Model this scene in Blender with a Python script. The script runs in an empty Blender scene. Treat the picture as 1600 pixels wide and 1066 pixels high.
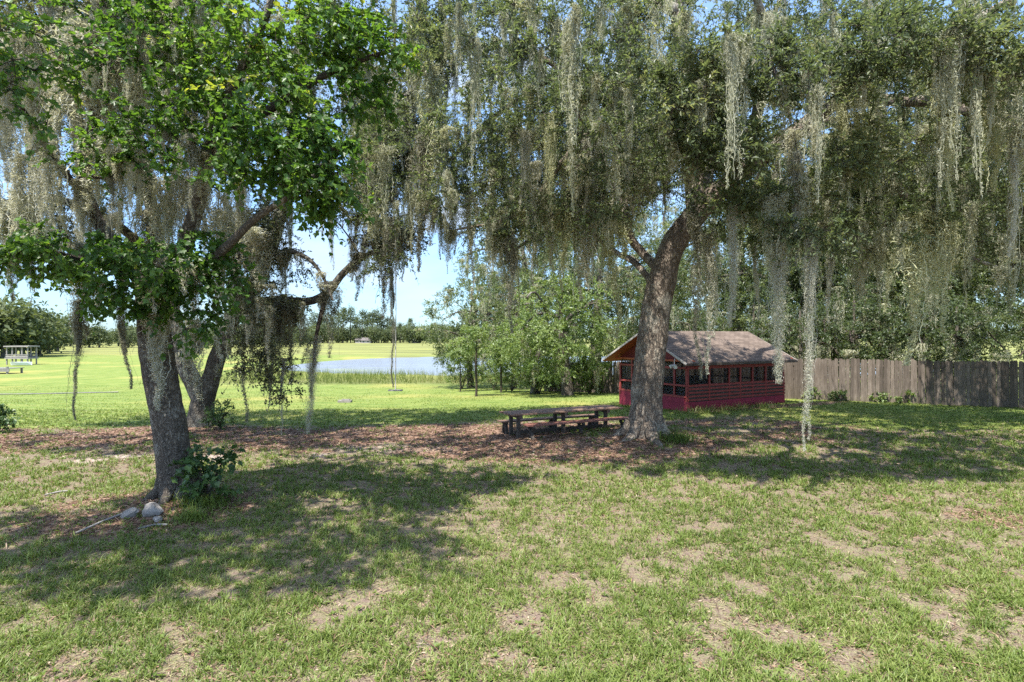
import bpy, math
import numpy as np
from mathutils import Vector

# ------------------------------------------------------------------ basics
F, CX, HY, CH = 888.0, 800.0, 528.0, 2.8
rng = np.random.default_rng(11)
scene = bpy.context.scene
COL = scene.collection


def P(px, py, d):
    return np.array([(px - CX) / F * d, d, CH - (py - HY) / F * d])


def nrm(a):
    return a / np.maximum(np.linalg.norm(a, axis=-1, keepdims=True), 1e-9)


def _hash(ix, iy, iz, seed):
    h = (ix * 374761393 + iy * 668265263 + iz * 1440662683 + seed * 974634777) & 0xFFFFFFFF
    h = ((h ^ (h >> 13)) * 1274126177) & 0xFFFFFFFF
    h = h ^ (h >> 16)
    return (h & 0xFFFF) / 65535.0


def noise3(p, seed=0):
    p = np.asarray(p, float)
    i = np.floor(p).astype(np.int64)
    f = p - i
    f = f * f * (3 - 2 * f)
    out = 0
    for dx in (0, 1):
        wx = f[..., 0] if dx else 1 - f[..., 0]
        for dy in (0, 1):
            wy = f[..., 1] if dy else 1 - f[..., 1]
            for dz in (0, 1):
                wz = f[..., 2] if dz else 1 - f[..., 2]
                out = out + wx * wy * wz * _hash(i[..., 0] + dx, i[..., 1] + dy, i[..., 2] + dz, seed)
    return out


def noise2(x, y, s, seed=0, octv=3):
    x = np.asarray(x, float); y = np.asarray(y, float)
    o = 0; a = 1; t = 0
    for k in range(octv):
        o = o + a * noise3(np.stack([x * s, y * s, np.zeros_like(x) + .5], -1), seed + k)
        t += a; a *= .5; s *= 2.03
    return o / t


def sstep(a, b, x):
    t = np.clip((x - a) / (b - a), 0, 1)
    return t * t * (3 - 2 * t)


# ------------------------------------------------------------------ mesh collecting
class MB:
    def __init__(s):
        s.v = []; s.n = 0; s.f = []; s.t = []; s.sm = []

    def add(s, verts, faces, tint=None, smooth=False):
        verts = np.asarray(verts, float).reshape(-1, 3)
        faces = np.asarray(faces, np.int64)
        s.v.append(verts); s.f.append(faces + s.n); s.n += len(verts)
        m = len(faces)
        s.t.append(np.full(m, .5) if tint is None else np.broadcast_to(np.asarray(tint, float), (m,)))
        s.sm.append(np.full(m, smooth))

    def mesh(s, name, origin=(0, 0, 0)):
        v = np.concatenate(s.v) - np.asarray(origin, float)
        me = bpy.data.meshes.new(name)
        me.vertices.add(len(v)); me.vertices.foreach_set('co', v.astype(np.float32).ravel())
        li = np.concatenate([f.ravel() for f in s.f]).astype(np.int32)
        lt = np.concatenate([np.full(len(f), f.shape[1]) for f in s.f])
        ls = np.concatenate([[0], np.cumsum(lt)[:-1]]).astype(np.int32)
        me.loops.add(len(li)); me.loops.foreach_set('vertex_index', li)
        me.polygons.add(len(ls)); me.polygons.foreach_set('loop_start', ls)
        me.polygons.foreach_set('use_smooth', np.concatenate(s.sm))
        at = me.attributes.new('tint', 'FLOAT', 'FACE')
        at.data.foreach_set('value', np.concatenate(s.t).astype(np.float32))
        me.update(calc_edges=True)
        return me

    def build(s, name, mat, parent=None, loc=None):
        """loc: world base of the thing (the parent Empty's place, or the object's own origin)"""
        o_ = (0, 0, 0) if loc is None else loc
        me = s.mesh(name, o_)
        me.materials.append(mat)
        o = bpy.data.objects.new(name, me); COL.objects.link(o)
        if parent is not None:
            o.parent = parent
        else:
            o.location = o_
        return o

    def box(s, c, half, ax=None, tint=None):
        ax = np.eye(3) if ax is None else np.asarray(ax, float)
        sg = np.array([[-1, -1, -1], [1, -1, -1], [1, 1, -1], [-1, 1, -1], [-1, -1, 1], [1, -1, 1], [1, 1, 1], [-1, 1, 1]], float)
        v = np.asarray(c, float) + (sg * np.asarray(half, float)) @ ax
        s.add(v, [[0, 3, 2, 1], [4, 5, 6, 7], [0, 1, 5, 4], [1, 2, 6, 5], [2, 3, 7, 6], [3, 0, 4, 7]], tint)

    def beam(s, a, b, w, h, up=(0, 0, 1), tint=None):
        a = np.asarray(a, float); b = np.asarray(b, float)
        d = b - a; L = np.linalg.norm(d); d = d / L
        u = nrm(np.cross(np.asarray(up, float), d)); w_ = np.cross(d, u)
        s.box((a + b) / 2, (L / 2, w / 2, h / 2), [d, u, w_], tint)

    def tube(s, pts, rad, n=6, cap=True, tint=None, ridge=0, seed=0):
        pts = np.asarray(pts, float); rad = np.broadcast_to(np.asarray(rad, float), (len(pts),))
        t = nrm(np.gradient(pts, axis=0))
        ref = np.eye(3)[np.argmin(np.abs(t.mean(0)))]
        u = nrm(np.cross(t, ref)); w = np.cross(t, u)
        a = np.linspace(0, 2 * np.pi, n, endpoint=False)
        R = rad[:, None]
        if ridge:
            arc = np.concatenate([[0], np.cumsum(np.linalg.norm(np.diff(pts, axis=0), axis=1))])
            A, Z = np.meshgrid(a, arc)
            q = np.stack([np.cos(A) * 1.6, np.sin(A) * 1.6, Z * .9], -1)
            q2 = np.stack([np.cos(A) * 7, np.sin(A) * 7, Z * 2.6], -1)
            R = R * (1 + ridge * (1.3 * (noise3(q, seed) - .5) + .55 * (np.abs(noise3(q2, seed + 5) - .5) * 2 - .5)))
        ring = pts[:, None, :] + R[..., None] * (np.cos(a)[None, :, None] * u[:, None, :] + np.sin(a)[None, :, None] * w[:, None, :])
        m = len(pts)
        i = np.arange(m - 1)[:, None] * n; j = np.arange(n)[None, :]; j2 = (j + 1) % n
        f = np.stack([i + j, i + j2, i + n + j2, i + n + j], -1).reshape(-1, 4)
        s.add(ring.reshape(-1, 3), f, tint, smooth=True)
        if cap:
            s.add(ring[-1], [list(range(n))], tint if tint is None or np.isscalar(tint) else .5)


def empty(name, loc, label=None, cat=None, group=None, kind=None):
    o = bpy.data.objects.new(name, None); COL.objects.link(o)
    o.location = tuple(float(x) for x in loc); o.empty_display_size = .2
    tag(o, label, cat, group, kind)
    return o


def tag(o, label=None, cat=None, group=None, kind=None):
    if label: o['label'] = label
    if cat: o['category'] = cat
    if group: o['group'] = group
    if kind: o['kind'] = kind
    return o


def copy_tree(root, loc, rotz=0, scale=1.0):
    c = root.copy(); COL.objects.link(c)
    c.location = tuple(float(x) for x in loc); c.rotation_euler = (0, 0, rotz)
    c.scale = (scale, scale, scale) if np.isscalar(scale) else scale
    for ch in list(root.children):
        k = ch.copy(); COL.objects.link(k); k.parent = c
        for g in list(ch.children):
            h = g.copy(); COL.objects.link(h); h.parent = k
    return c


# ------------------------------------------------------------------ materials
class NT:
    def __init__(s, name):
        s.m = bpy.data.materials.new(name); s.m.use_nodes = True
        s.t = s.m.node_tree; s.t.nodes.clear()
        s.out = s.n('ShaderNodeOutputMaterial')

    def n(s, typ, **kw):
        x = s.t.nodes.new(typ)
        for k, v in kw.items():
            setattr(x, k, v)
        return x

    def l(s, a, b):
        s.t.links.new(a, b)

    def val(s, x, sock):
        if hasattr(x, 'is_linked') or hasattr(x, 'links'):
            s.l(x, sock)
        else:
            sock.default_value = x

    def noise(s, scale, detail=4, rough=.55, vec=None, dist=0):
        x = s.n('ShaderNodeTexNoise'); x.inputs['Scale'].default_value = scale
        x.inputs['Detail'].default_value = detail; x.inputs['Roughness'].default_value = rough
        x.inputs['Distortion'].default_value = dist
        if vec is not None: s.l(vec, x.inputs['Vector'])
        return x.outputs['Fac']

    def ramp(s, fac, stops):
        x = s.n('ShaderNodeValToRGB'); e = x.color_ramp.elements
        while len(e) < len(stops): e.new(.5)
        for k, (p, c) in enumerate(stops):
            e[k].position = p
            e[k].color = (*c, 1) if not np.isscalar(c) else (c, c, c, 1)
        s.l(fac, x.inputs[0])
        return x.outputs[0]

    def mix(s, fac, a, b, blend='MIX'):
        x = s.n('ShaderNodeMix', data_type='RGBA', blend_type=blend)
        s.val(fac, x.inputs[0])
        for v, k in ((a, 6), (b, 7)):
            if isinstance(v, tuple): x.inputs[k].default_value = (*v[:3], 1)
            else: s.l(v, x.inputs[k])
        return x.outputs[2]

    def math(s, op, a, b=0.0, clamp=False):
        x = s.n('ShaderNodeMath', operation=op, use_clamp=clamp)
        s.val(a, x.inputs[0]); s.val(b, x.inputs[1])
        return x.outputs[0]

    def attr(s, name):
        return s.n('ShaderNodeAttribute', attribute_name=name)

    def coord(s, which='Object', scale=None):
        c = s.n('ShaderNodeTexCoord').outputs[which]
        if scale is None: return c
        m = s.n('ShaderNodeMapping'); m.inputs['Scale'].default_value = scale
        s.l(c, m.inputs['Vector'])
        return m.outputs[0]

    def geo(s):
        return s.n('ShaderNodeNewGeometry').outputs['Position']

    def mapped(s, vec, scale, rot=(0, 0, 0)):
        m = s.n('ShaderNodeMapping'); m.inputs['Scale'].default_value = scale; m.inputs['Rotation'].default_value = rot
        s.l(vec, m.inputs['Vector'])
        return m.outputs[0]

    def bsdf(s, col, rough=.8, spec=.3, bump=None, bstr=.4, bdist=.02):
        x = s.n('ShaderNodeBsdfPrincipled')
        if isinstance(col, tuple): x.inputs['Base Color'].default_value = (*col[:3], 1)
        else: s.l(col, x.inputs['Base Color'])
        s.val(rough, x.inputs['Roughness'])
        x.inputs['Specular IOR Level'].default_value = spec
        if bump is not None:
            b = s.n('ShaderNodeBump'); b.inputs['Strength'].default_value = bstr; b.inputs['Distance'].default_value = bdist
            s.l(bump, b.inputs['Height']); s.l(b.outputs[0], x.inputs['Normal'])
        return x.outputs[0]

    def done(s, shader):
        s.l(shader, s.out.inputs['Surface'])
        return s.m


def mat_leaf(name, stops, trans=.35, rough=.42, spec=.45, warm=(1.25, 1.2, .55)):
    m = NT(name)
    c = m.ramp(m.attr('tint').outputs['Fac'], stops)
    a = m.bsdf(c, rough, spec)
    tr = m.n('ShaderNodeBsdfTranslucent')
    m.l(m.mix(1.0, c, warm, 'MULTIPLY'), tr.inputs['Color'])
    mx = m.n('ShaderNodeMixShader'); mx.inputs[0].default_value = trans
    m.l(a, mx.inputs[1]); m.l(tr.outputs[0], mx.inputs[2])
    return m.done(mx.outputs[0])


M = {}
M['oak_leaf'] = mat_leaf('oak_leaf', [(0, (.065, .090, .040)), (.5, (.122, .158, .074)), (.85, (.17, .205, .10)), (1, (.25, .26, .12))], .52, .44, .5, (1.25, 1.25, .75))
M['broad_leaf'] = mat_leaf('broad_leaf', [(0, (.045, .115, .020)), (.5, (.105, .205, .038)), (.9, (.17, .285, .062)), (1, (.32, .37, .06))], .58, .42, .5)
M['grey_leaf'] = mat_leaf('grey_leaf', [(0, (.055, .07, .035)), (.6, (.105, .125, .068)), (1, (.19, .20, .12))], .40, .42, .4)
M['back_leaf'] = mat_leaf('back_leaf', [(0, (.060, .088, .040)), (.5, (.125, .170, .075)), (1, (.24, .28, .13))], .50, .42, .5)
M['light_leaf'] = mat_leaf('light_leaf', [(0, (.09, .15, .04)), (.5, (.17, .235, .08)), (1, (.26, .33, .13))], .45, .40, .5)
M['shrub_leaf'] = mat_leaf('shrub_leaf', [(0, (.045, .09, .028)), (.5, (.075, .14, .042)), (1, (.13, .20, .06))], .35, .42, .45)
M['far_leaf'] = mat_leaf('far_leaf', [(0, (.065, .085, .045)), (.5, (.11, .14, .068)), (1, (.17, .20, .095))], .35, .6, .2)
M['grass'] = mat_leaf('grass', [(0, (.075, .118, .022)), (.45, (.158, .215, .044)), (.8, (.235, .285, .078)), (.93, (.32, .30, .14)), (1, (.42, .35, .22))], .38, .5, .35, (1.15, 1.15, .6))
M['reed'] = mat_leaf('reed', [(0, (.10, .15, .03)), (.5, (.19, .23, .06)), (.8, (.30, .27, .11)), (1, (.36, .27, .18))], .35, .6, .25, (1.1, 1.1, .7))
M['dead_leaf'] = mat_leaf('dead_leaf', [(0, (.055, .034, .024)), (.4, (.15, .086, .056)), (.75, (.275, .17, .115)), (1, (.42, .33, .25))], .12, .7, .2, (1, .9, .7))


def mat_moss():
    m = NT('spanish_moss')
    oi = m.n('ShaderNodeObjectInfo')
    t = m.ramp(m.attr('tint').outputs['Fac'], [(0, .62), (.5, .95), (1, 1.35)])
    c = m.mix(1.0, oi.outputs['Color'], t, 'MULTIPLY')
    a = m.bsdf(c, .9, .1)
    tr = m.n('ShaderNodeBsdfTranslucent')
    m.l(m.mix(1.0, c, (1.1, 1.1, .75), 'MULTIPLY'), tr.inputs['Color'])
    mx = m.n('ShaderNodeMixShader'); mx.inputs[0].default_value = .35
    m.l(a, mx.inputs[1]); m.l(tr.outputs[0], mx.inputs[2])
    return m.done(mx.outputs[0])


M['moss'] = mat_moss()


def mat_bark(name, dark, mid, light, lichen, scale=1.0, patch=.5):
    m = NT(name)
    g = m.coord('Object')
    v = m.mapped(g, (9 * scale, 9 * scale, 1.6 * scale))
    f1 = m.noise(2.2, 6, .65, v, .6)
    vo = m.n('ShaderNodeTexVoronoi', feature='DISTANCE_TO_EDGE'); vo.inputs['Scale'].default_value = 2.0
    nd = m.n('ShaderNodeTexNoise'); nd.inputs['Scale'].default_value = 3.5 * scale; nd.inputs['Detail'].default_value = 4; m.l(g, nd.inputs['Vector'])
    wv = m.n('ShaderNodeVectorMath', operation='MULTIPLY_ADD'); m.l(nd.outputs['Color'], wv.inputs[0]); wv.inputs[1].default_value = (.30, .30, .8); m.l(g, wv.inputs[2])
    m.l(m.mapped(wv.outputs[0], (7 * scale, 7 * scale, 1.5 * scale)), vo.inputs['Vector'])
    fur = m.math('MULTIPLY', vo.outputs['Distance'], 2.2, True)
    h = m.math('ADD', m.math('MULTIPLY', f1, .6), m.math('ADD', m.math('MULTIPLY', fur, .38), m.math('MULTIPLY', m.noise(38 * scale, 3, .7, g), .22)))
    c = m.ramp(h, [(.22, dark), (.5, mid), (.78, light)])
    p1 = m.noise(1.6 * scale, 5, .6, g)
    p2 = m.noise(14 * scale, 3, .6, g)
    lk = m.ramp(m.math('ADD', m.math('MULTIPLY', p1, .75), m.math('MULTIPLY', p2, .35)), [(patch, 0.0), (patch + .12, .85)])
    c = m.mix(lk, c, lichen)
    return m.done(m.bsdf(c, .9, .15, h, 1.0, .07))


M['oak_bark'] = mat_bark('oak_bark', (.035, .027, .021), (.15, .12, .095), (.37, .31, .24), (.40, .37, .30), 1.0, .57)
M['dark_bark'] = mat_bark('dark_bark', (.032, .026, .021), (.115, .096, .077), (.26, .225, .18), (.36, .34, .29), 1.5, .58)
M['grey_bark'] = mat_bark('grey_bark', (.03, .025, .02), (.10, .088, .07), (.22, .195, .16), (.27, .265, .22), 1.2, .56)
M['twig'] = mat_bark('twig_bark', (.035, .028, .022), (.075, .06, .048), (.14, .12, .095), (.2, .19, .16), 2.0, .62)


def mat_plain(name, col, var=.3, scale=6, rough=.8, spec=.25, stretch=(1, 1, 1), bstr=.3):
    m = NT(name)
    g = m.mapped(m.coord('Object'), stretch)
    n1 = m.noise(scale, 5, .6, g); n2 = m.noise(scale * 7, 3, .6, g)
    f = m.math('ADD', m.math('MULTIPLY', n1, .65), m.math('MULTIPLY', n2, .35))
    lo = tuple(x * (1 - var) for x in col); hi = tuple(min(1, x * (1 + var)) for x in col)
    t = m.attr('tint').outputs['Fac']
    c = m.mix(1.0, m.ramp(f, [(.3, lo), (.7, hi)]), m.ramp(t, [(0, .6), (.5, 1.0), (1, 1.0)]), 'MULTIPLY')
    return m.done(m.bsdf(c, rough, spec, f, bstr, .01))


M['red_block'] = mat_plain('red_block', (.25, .030, .052), .28, 5, .75)
M['red_wood'] = mat_plain('red_wood', (.25, .042, .036), .32, 7, .6, .35, (1, 1, 3))
M['dark_red'] = mat_plain('dark_red', (.17, .028, .028), .25, 6, .7)
M['orange_wood'] = mat_plain('orange_wood', (.38, .10, .045), .25, 6, .7)
M['trim'] = mat_plain('roof_trim', (.42, .38, .34), .25, 8)
M['white_metal'] = mat_plain('white_metal', (.72, .72, .70), .08, 10, .4, .5)
M['inner'] = mat_plain('inside_wood', (.16, .10, .075), .3, 4)
M['concrete'] = mat_plain('concrete_floor', (.24, .22, .20), .2, 4)
M['table_wood'] = mat_plain('table_wood', (.19, .115, .080), .45, 5, .7, .3, (1, 6, 1))
M['bench_wood'] = mat_plain('bench_wood', (.23, .100, .075), .4, 5, .65, .3, (1, 6, 1))
M['leg_wood'] = mat_plain('leg_wood', (.075, .062, .052), .35, 6, .8)
M['grey_wood'] = mat_plain('grey_wood', (.27, .25, .23), .3, 5, .85, .15, (1, 1, .4))
M['dark_grey_wood'] = mat_plain('dark_grey_wood', (.20, .19, .18), .3, 5, .85)
M['stone'] = mat_plain('pale_stone', (.24, .22, .20), .4, 7, .9, .15, (1, 1, 1), .6)
M['rope'] = mat_plain('rope', (.55, .52, .46), .2, 20, .9)
M['boat_paint'] = mat_plain('boat_paint', (.66, .68, .72), .1, 3, .5, .4)
M['roof_tin'] = mat_plain('far_roof', (.13, .115, .11), .15, 3, .6)
M['house_wall'] = mat_plain('far_house_wall', (.36, .33, .31), .15, 3)
M['dark_glass'] = mat_plain('dark_glass', (.03, .035, .04), .1, 3, .2, .5)


def mat_fence():
    m = NT('weathered_fence')
    g = m.coord('Object')
    n1 = m.noise(3, 6, .7, m.mapped(g, (9, 9, .8)))
    n2 = m.noise(1.2, 4, .6, g)
    n3 = m.noise(20, 5, .7, m.mapped(g, (3, 3, .35)))
    f = m.math('ADD', m.math('MULTIPLY', n1, .5), m.math('ADD', m.math('MULTIPLY', n2, .25), m.math('MULTIPLY', n3, .25)))
    c = m.ramp(f, [(.28, (.06, .048, .038)), (.5, (.145, .118, .095)), (.70, (.30, .25, .205))])
    t = m.ramp(m.attr('tint').outputs['Fac'], [(0, .62), (1, 1.28)])
    c = m.mix(1.0, c, t, 'MULTIPLY')
    return m.done(m.bsdf(c, .9, .15, f, .5, .01))


M['fence'] = mat_fence()


def mat_screen():
    m = NT('insect_screen')
    d = m.bsdf((.018, .018, .018), .6, .3)
    tr = m.n('ShaderNodeBsdfTransparent')
    mx = m.n('ShaderNodeMixShader'); mx.inputs[0].default_value = .52
    m.l(d, mx.inputs[1]); m.l(tr.outputs[0], mx.inputs[2])
    return m.done(mx.outputs[0])


M['screen'] = mat_screen()


def mat_shingle():
    m = NT('brown_shingles')
    uv = m.coord('UV')
    br = m.n('ShaderNodeTexBrick'); br.offset = .5
    for k, v in (('Scale', 1.0), ('Mortar Size', .012), ('Mortar Smooth', .3), ('Bias', 0.0), ('Brick Width', .32), ('Row Height', .14)):
        br.inputs[k].default_value = v
    br.inputs['Color1'].default_value = (.115, .088, .070, 1); br.inputs['Color2'].default_value = (.18, .140, .114, 1)
    br.inputs['Mortar'].default_value = (.06, .045, .04, 1)
    m.l(uv, br.inputs['Vector'])
    n = m.noise(1.5, 5, .65, uv); n2 = m.noise(60, 2, .6, uv)
    c = m.mix(1.0, br.outputs['Color'], m.ramp(m.math('ADD', m.math('MULTIPLY', n, .6), m.math('MULTIPLY', n2, .4)), [(.3, .7), (.7, 1.35)]), 'MULTIPLY')
    return m.done(m.bsdf(c, .9, .15, br.outputs['Fac'], -.5, .01))


M['shingle'] = mat_shingle()

# ------------------------------------------------------------------ terrain
TREE_A = np.array([3.62, 15.4]); TREE_B = np.array([-5.64, 9.65]); TREE_C = np.array([-9.85, 18.0])


def lake_f(x, y):
    """<1 inside the lake"""
    u = (np.abs(x - 14) / 50.0) ** 2.6 + (np.abs(y - 99) / 38.0) ** 2.6
    return u + .25 * (noise2(x, y, .05, 41, 2) - .5)


def gz(x, y):
    x = np.asarray(x, float); y = np.asarray(y, float)
    t = np.clip((y - 18 - .55 * np.clip(x, -6, 15)) / 34, 0, 1)
    z = -1.35 * (.6 * t + .4 * t * t * (3 - 2 * t))
    z = z - .9 * sstep(1.02, .80, lake_f(x, y))
    z = z + .95 * sstep(145, 330, y) + .5 * sstep(70, 180, -x) * sstep(90, 50, np.abs(y - 120)) * 0
    z = z + .05 * (noise2(x, y, .35, 3, 3) - .5) * sstep(300, 40, y)
    for c, h, r in ((TREE_A, .16, 1.9), (TREE_B, .13, 1.2), (TREE_C, .12, 1.6)):
        z = z + h * np.exp(-((x - c[0]) ** 2 + (y - c[1]) ** 2) / (r * r))
    return z


def zones(x, y):
    n1 = noise2(x, y, .35, 21, 4); n2 = noise2(x, y, 1.3, 25, 3); n3 = noise2(x, y, .8, 33, 3)
    wob = (n1 - .5) * 5 + (n2 - .5) * 1.6
    # brown leaf litter under the trees
    l1 = sstep(0, 3.5, y - 12.0 + wob * .9) * sstep(0, 2.2, 19.6 + .02 * x - y + wob * .5) * sstep(0, 3, -x + .5 + wob)
    l2 = sstep(1.15, .75, np.sqrt(((x - 1.3) / 5.0) ** 2 + ((y - 15.6) / 3.3) ** 2) + wob * .08)
    l3 = sstep(1.2, .6, np.hypot((x + 5.9) / 2.0, (y - 9.2) / 1.4) + wob * .12) * .9
    l4 = .62 * sstep(.55, .68, n3 * .6 + n1 * .4) * sstep(4, 7, y) * sstep(13, 9, y) * sstep(-2, 4, x)
    l5 = .75 * sstep(1.3, .7, np.hypot((x - 6.5) / 4.5, (y - 17.5) / 2.4) + wob * .15) * sstep(.44, .56, n2)
    l6 = .8 * sstep(.8, .2, np.abs((y - 22.5 - .42 * (x - 9)) + wob * .1)) * sstep(5, 8, x) * sstep(17, 13, x)
    lit = np.clip(np.maximum.reduce([l1, l2, l3, l4, l5, l6]), 0, 1) * sstep(.46, .62, n2 * .6 + n1 * .4 + .15)
    # bare sandy scrapes
    sn = noise2(x, y * 1.5, .55, 51, 3)
    sand = sstep(.58, .72, noise2(x, y * 1.4, 1.1, 57, 3) * .6 + sn * .4) * sstep(13, 9, y) * (.45 + .4 * sstep(3, -3, x))
    s2 = sstep(.8, .2, np.abs(y - 13.6 - .05 * x + wob * .25)) * sstep(-2, -5, x) * sstep(-13, -9, x) * sstep(.42, .55, n2) * .6
    s3 = sstep(1.2, .5, np.hypot((x + 3.2) / 2.6, (y - 14.4) / .8) + wob * .1) * .42
    sand = np.clip(np.maximum.reduce([sand, s2, s3]), 0, 1)
    lawn = sstep(17, 22, y - .12 * x + wob * .3)
    lawn = np.maximum(lawn, sstep(16.5, 18.5, y + wob * .3) * sstep(7, 11, x))
    marsh = sstep(49, 53, y + (n1 - .5) * 3) * sstep(-36, -26, x) * sstep(140, 130, y)
    marsh = np.maximum(marsh, sstep(128, 150, y))
    return lit, sand, lawn, marsh


def grid_axis(a, b, step, lo, hi, grow):
    m = list(np.arange(a, b + 1e-6, step))
    s = step
    while m[-1] < hi:
        s *= grow; m.append(m[-1] + s)
    s = step
    pre = []
    x = a
    while x > lo:
        s *= grow; x -= s; pre.append(x)
    return np.array(pre[::-1] + m)


def make_ground():
    xs = grid_axis(-15, 15, .14, -2600, 2600, 1.07)
    ys = grid_axis(3, 24, .12, -60, 3200, 1.05)
    X, Y = np.meshgrid(xs, ys)
    Z = gz(X, Y)
    lit, sand, lawn, marsh = zones(X, Y)
    near = sstep(30, 15, Y) * sstep(25, 14, np.abs(X))
    Z = Z + near * (.035 * (noise2(X, Y, 2.2, 61, 3) - .5) - .012 * sand)
    b = MB()
    n = len(xs)
    i = np.arange(len(ys) - 1)[:, None] * n; j = np.arange(n - 1)[None, :]
    f = np.stack([i + j, i + j + 1, i + n + j + 1, i + n + j], -1).reshape(-1, 4)
    b.add(np.stack([X, Y, Z], -1).reshape(-1, 3), f, smooth=True)

    m = NT('ground_soil_and_lawn')
    g = m.geo()
    za = m.attr('zone'); sp = m.n('ShaderNodeSeparateColor'); m.l(za.outputs['Color'], sp.inputs[0])
    R, G, B = sp.outputs[0], sp.outputs[1], sp.outputs[2]
    A = za.outputs['Alpha']
    nf = m.noise(55, 4, .7, g); nm = m.noise(9, 4, .6, g); nl = m.noise(.7, 4, .55, g); nff = m.noise(150, 2, .7, g)
    vo = m.n('ShaderNodeTexVoronoi'); vo.inputs['Scale'].default_value = 16; m.l(g, vo.inputs['Vector'])
    vs = m.n('ShaderNodeSeparateColor'); m.l(vo.outputs['Color'], vs.inputs[0])
    soil = m.ramp(m.math('ADD', m.math('MULTIPLY', nf, .5), m.math('ADD', m.math('MULTIPLY', nm, .22), m.math('MULTIPLY', nff, .28))), [(.36, (.065, .046, .037)), (.5, (.195, .140, .112)), (.62, (.40, .31, .255))])
    sandc = m.ramp(m.math('ADD', m.math('MULTIPLY', nf, .5), m.math('MULTIPLY', nm, .5)), [(.36, (.20, .155, .125)), (.6, (.47, .395, .33))])
    litc = m.ramp(m.math('ADD', m.math('MULTIPLY', nf, .4), m.math('MULTIPLY', vs.outputs[0], .6)), [(.15, (.055, .034, .024)), (.5, (.165, .098, .066)), (.85, (.36, .245, .175))])
    thin = m.ramp(m.math('ADD', m.math('MULTIPLY', nf, .5), m.math('MULTIPLY', nff, .5)), [(.32, (.05, .075, .018)), (.5, (.11, .155, .036)), (.68, (.21, .235, .075))])
    lawnc = m.ramp(m.math('ADD', m.math('MULTIPLY', nl, .5), m.math('ADD', m.math('MULTIPLY', nm, .25), m.math('MULTIPLY', nf, .25))), [(.36, (.080, .130, .028)), (.5, (.132, .185, .041)), (.64, (.205, .232, .070))])
    st = m.n('ShaderNodeTexWave', wave_type='BANDS', bands_direction='Y'); st.inputs['Scale'].default_value = .22
    st.inputs['Distortion'].default_value = 1.2; st.inputs['Detail'].default_value = 2
    m.l(m.mapped(g, (1, 1, 1), (0, 0, .35)), st.inputs['Vector'])
    lawnc = m.mix(m.math('MULTIPLY', st.outputs['Fac'], .35), lawnc, (.235, .24, .07))
    dry = m.ramp(m.noise(.11, 3, .5, g), [(.5, 0.0), (.68, .75)])
    lawnc = m.mix(dry, lawnc, (.29, .255, .08))
    marshc = m.ramp(m.math('ADD', m.math('MULTIPLY', m.noise(.05, 5, .6, m.mapped(g, (.5, 2.2, 1))), .7), m.math('MULTIPLY', nm, .3)), [(.36, (.10, .115, .04)), (.5, (.18, .185, .065)), (.62, (.235, .25, .07))])
    gm = m.ramp(m.math('ADD', m.math('MULTIPLY', nm, .45), m.math('ADD', m.math('MULTIPLY', nf, .35), m.math('MULTIPLY', nff, .2))), [(.47, 0.0), (.58, .6)])
    c = m.mix(gm, soil, thin)

    def soft(mask, amt=.7):
        d = m.math('ADD', mask, m.math('MULTIPLY', m.math('SUBTRACT', m.math('ADD', m.math('MULTIPLY', nm, .5), m.math('MULTIPLY', nf, .5)), .5), amt))
        return m.ramp(d, [(.38, 0.0), (.62, 1.0)])
    c = m.mix(soft(B), c, lawnc)
    c = m.mix(soft(R, 1.2), c, litc)
    c = m.mix(soft(G, 1.0), c, sandc)
    c = m.mix(A, c, marshc)
    bump = m.math('ADD', m.math('MULTIPLY', nf, .6), m.math('MULTIPLY', nff, .4))
    mat = m.done(m.bsdf(c, .95, .1, bump, .7, .03))
    o = b.build('ground', mat)
    ca = o.data.attributes.new('zone', 'FLOAT_COLOR', 'POINT')
    ca.data.foreach_set('color', np.stack([lit, sand, lawn, marsh], -1).astype(np.float32).ravel())
    tag(o, 'patchy grass yard sloping down to a mown lawn and lake', kind='structure')


make_ground()


def make_lake():
    b = MB()
    xs = np.linspace(-52, 80, 40); ys = np.linspace(52, 146, 30)
    X, Y = np.meshgrid(xs, ys); n = len(xs)
    i = np.arange(len(ys) - 1)[:, None] * n; j = np.arange(n - 1)[None, :]
    b.add(np.stack([X, Y, X * 0 - 1.62], -1).reshape(-1, 3), np.stack([i + j, i + j + 1, i + n + j + 1, i + n + j], -1).reshape(-1, 4))
    m = NT('lake_water')
    g = m.geo()
    h = m.noise(1.2, 4, .6, m.mapped(g, (.35, 1.6, 1)))
    pads = m.ramp(m.math('ADD', m.math('MULTIPLY', m.noise(.10, 4, .65, m.mapped(g, (.6, 2.4, 1))), .7), m.math('MULTIPLY', m.noise(1.5, 3, .6, m.mapped(g, (.4, 1.5, 1))), .3)), [(.5, 0.0), (.62, .8)])
    sy = m.n('ShaderNodeSeparateXYZ'); m.l(g, sy.inputs[0])
    nearf = m.math('MULTIPLY', m.ramp(m.math('DIVIDE', sy.outputs[1], 200.0), [(.34, 1.0), (.52, .12)]), pads)
    w = m.n('ShaderNodeBsdfPrincipled'); w.inputs['Base Color'].default_value = (.16, .165, .185, 1)
    w.inputs['Roughness'].default_value = .22; w.inputs['IOR'].default_value = 1.33
    bp = m.n('ShaderNodeBump'); bp.inputs['Strength'].default_value = .35; bp.inputs['Distance'].default_value = .12
    m.l(h, bp.inputs['Height']); m.l(bp.outputs[0], w.inputs['Normal'])
    lp = m.bsdf((.22, .25, .12), .55, .4)
    mx = m.n('ShaderNodeMixShader'); m.l(nearf, mx.inputs[0]); m.l(w.outputs[0], mx.inputs[1]); m.l(lp, mx.inputs[2])
    o = b.build('lake', m.done(mx.outputs[0]))
    tag(o, 'pale blue lake with lily pads beyond the lawn', kind='structure')


make_lake()


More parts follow.
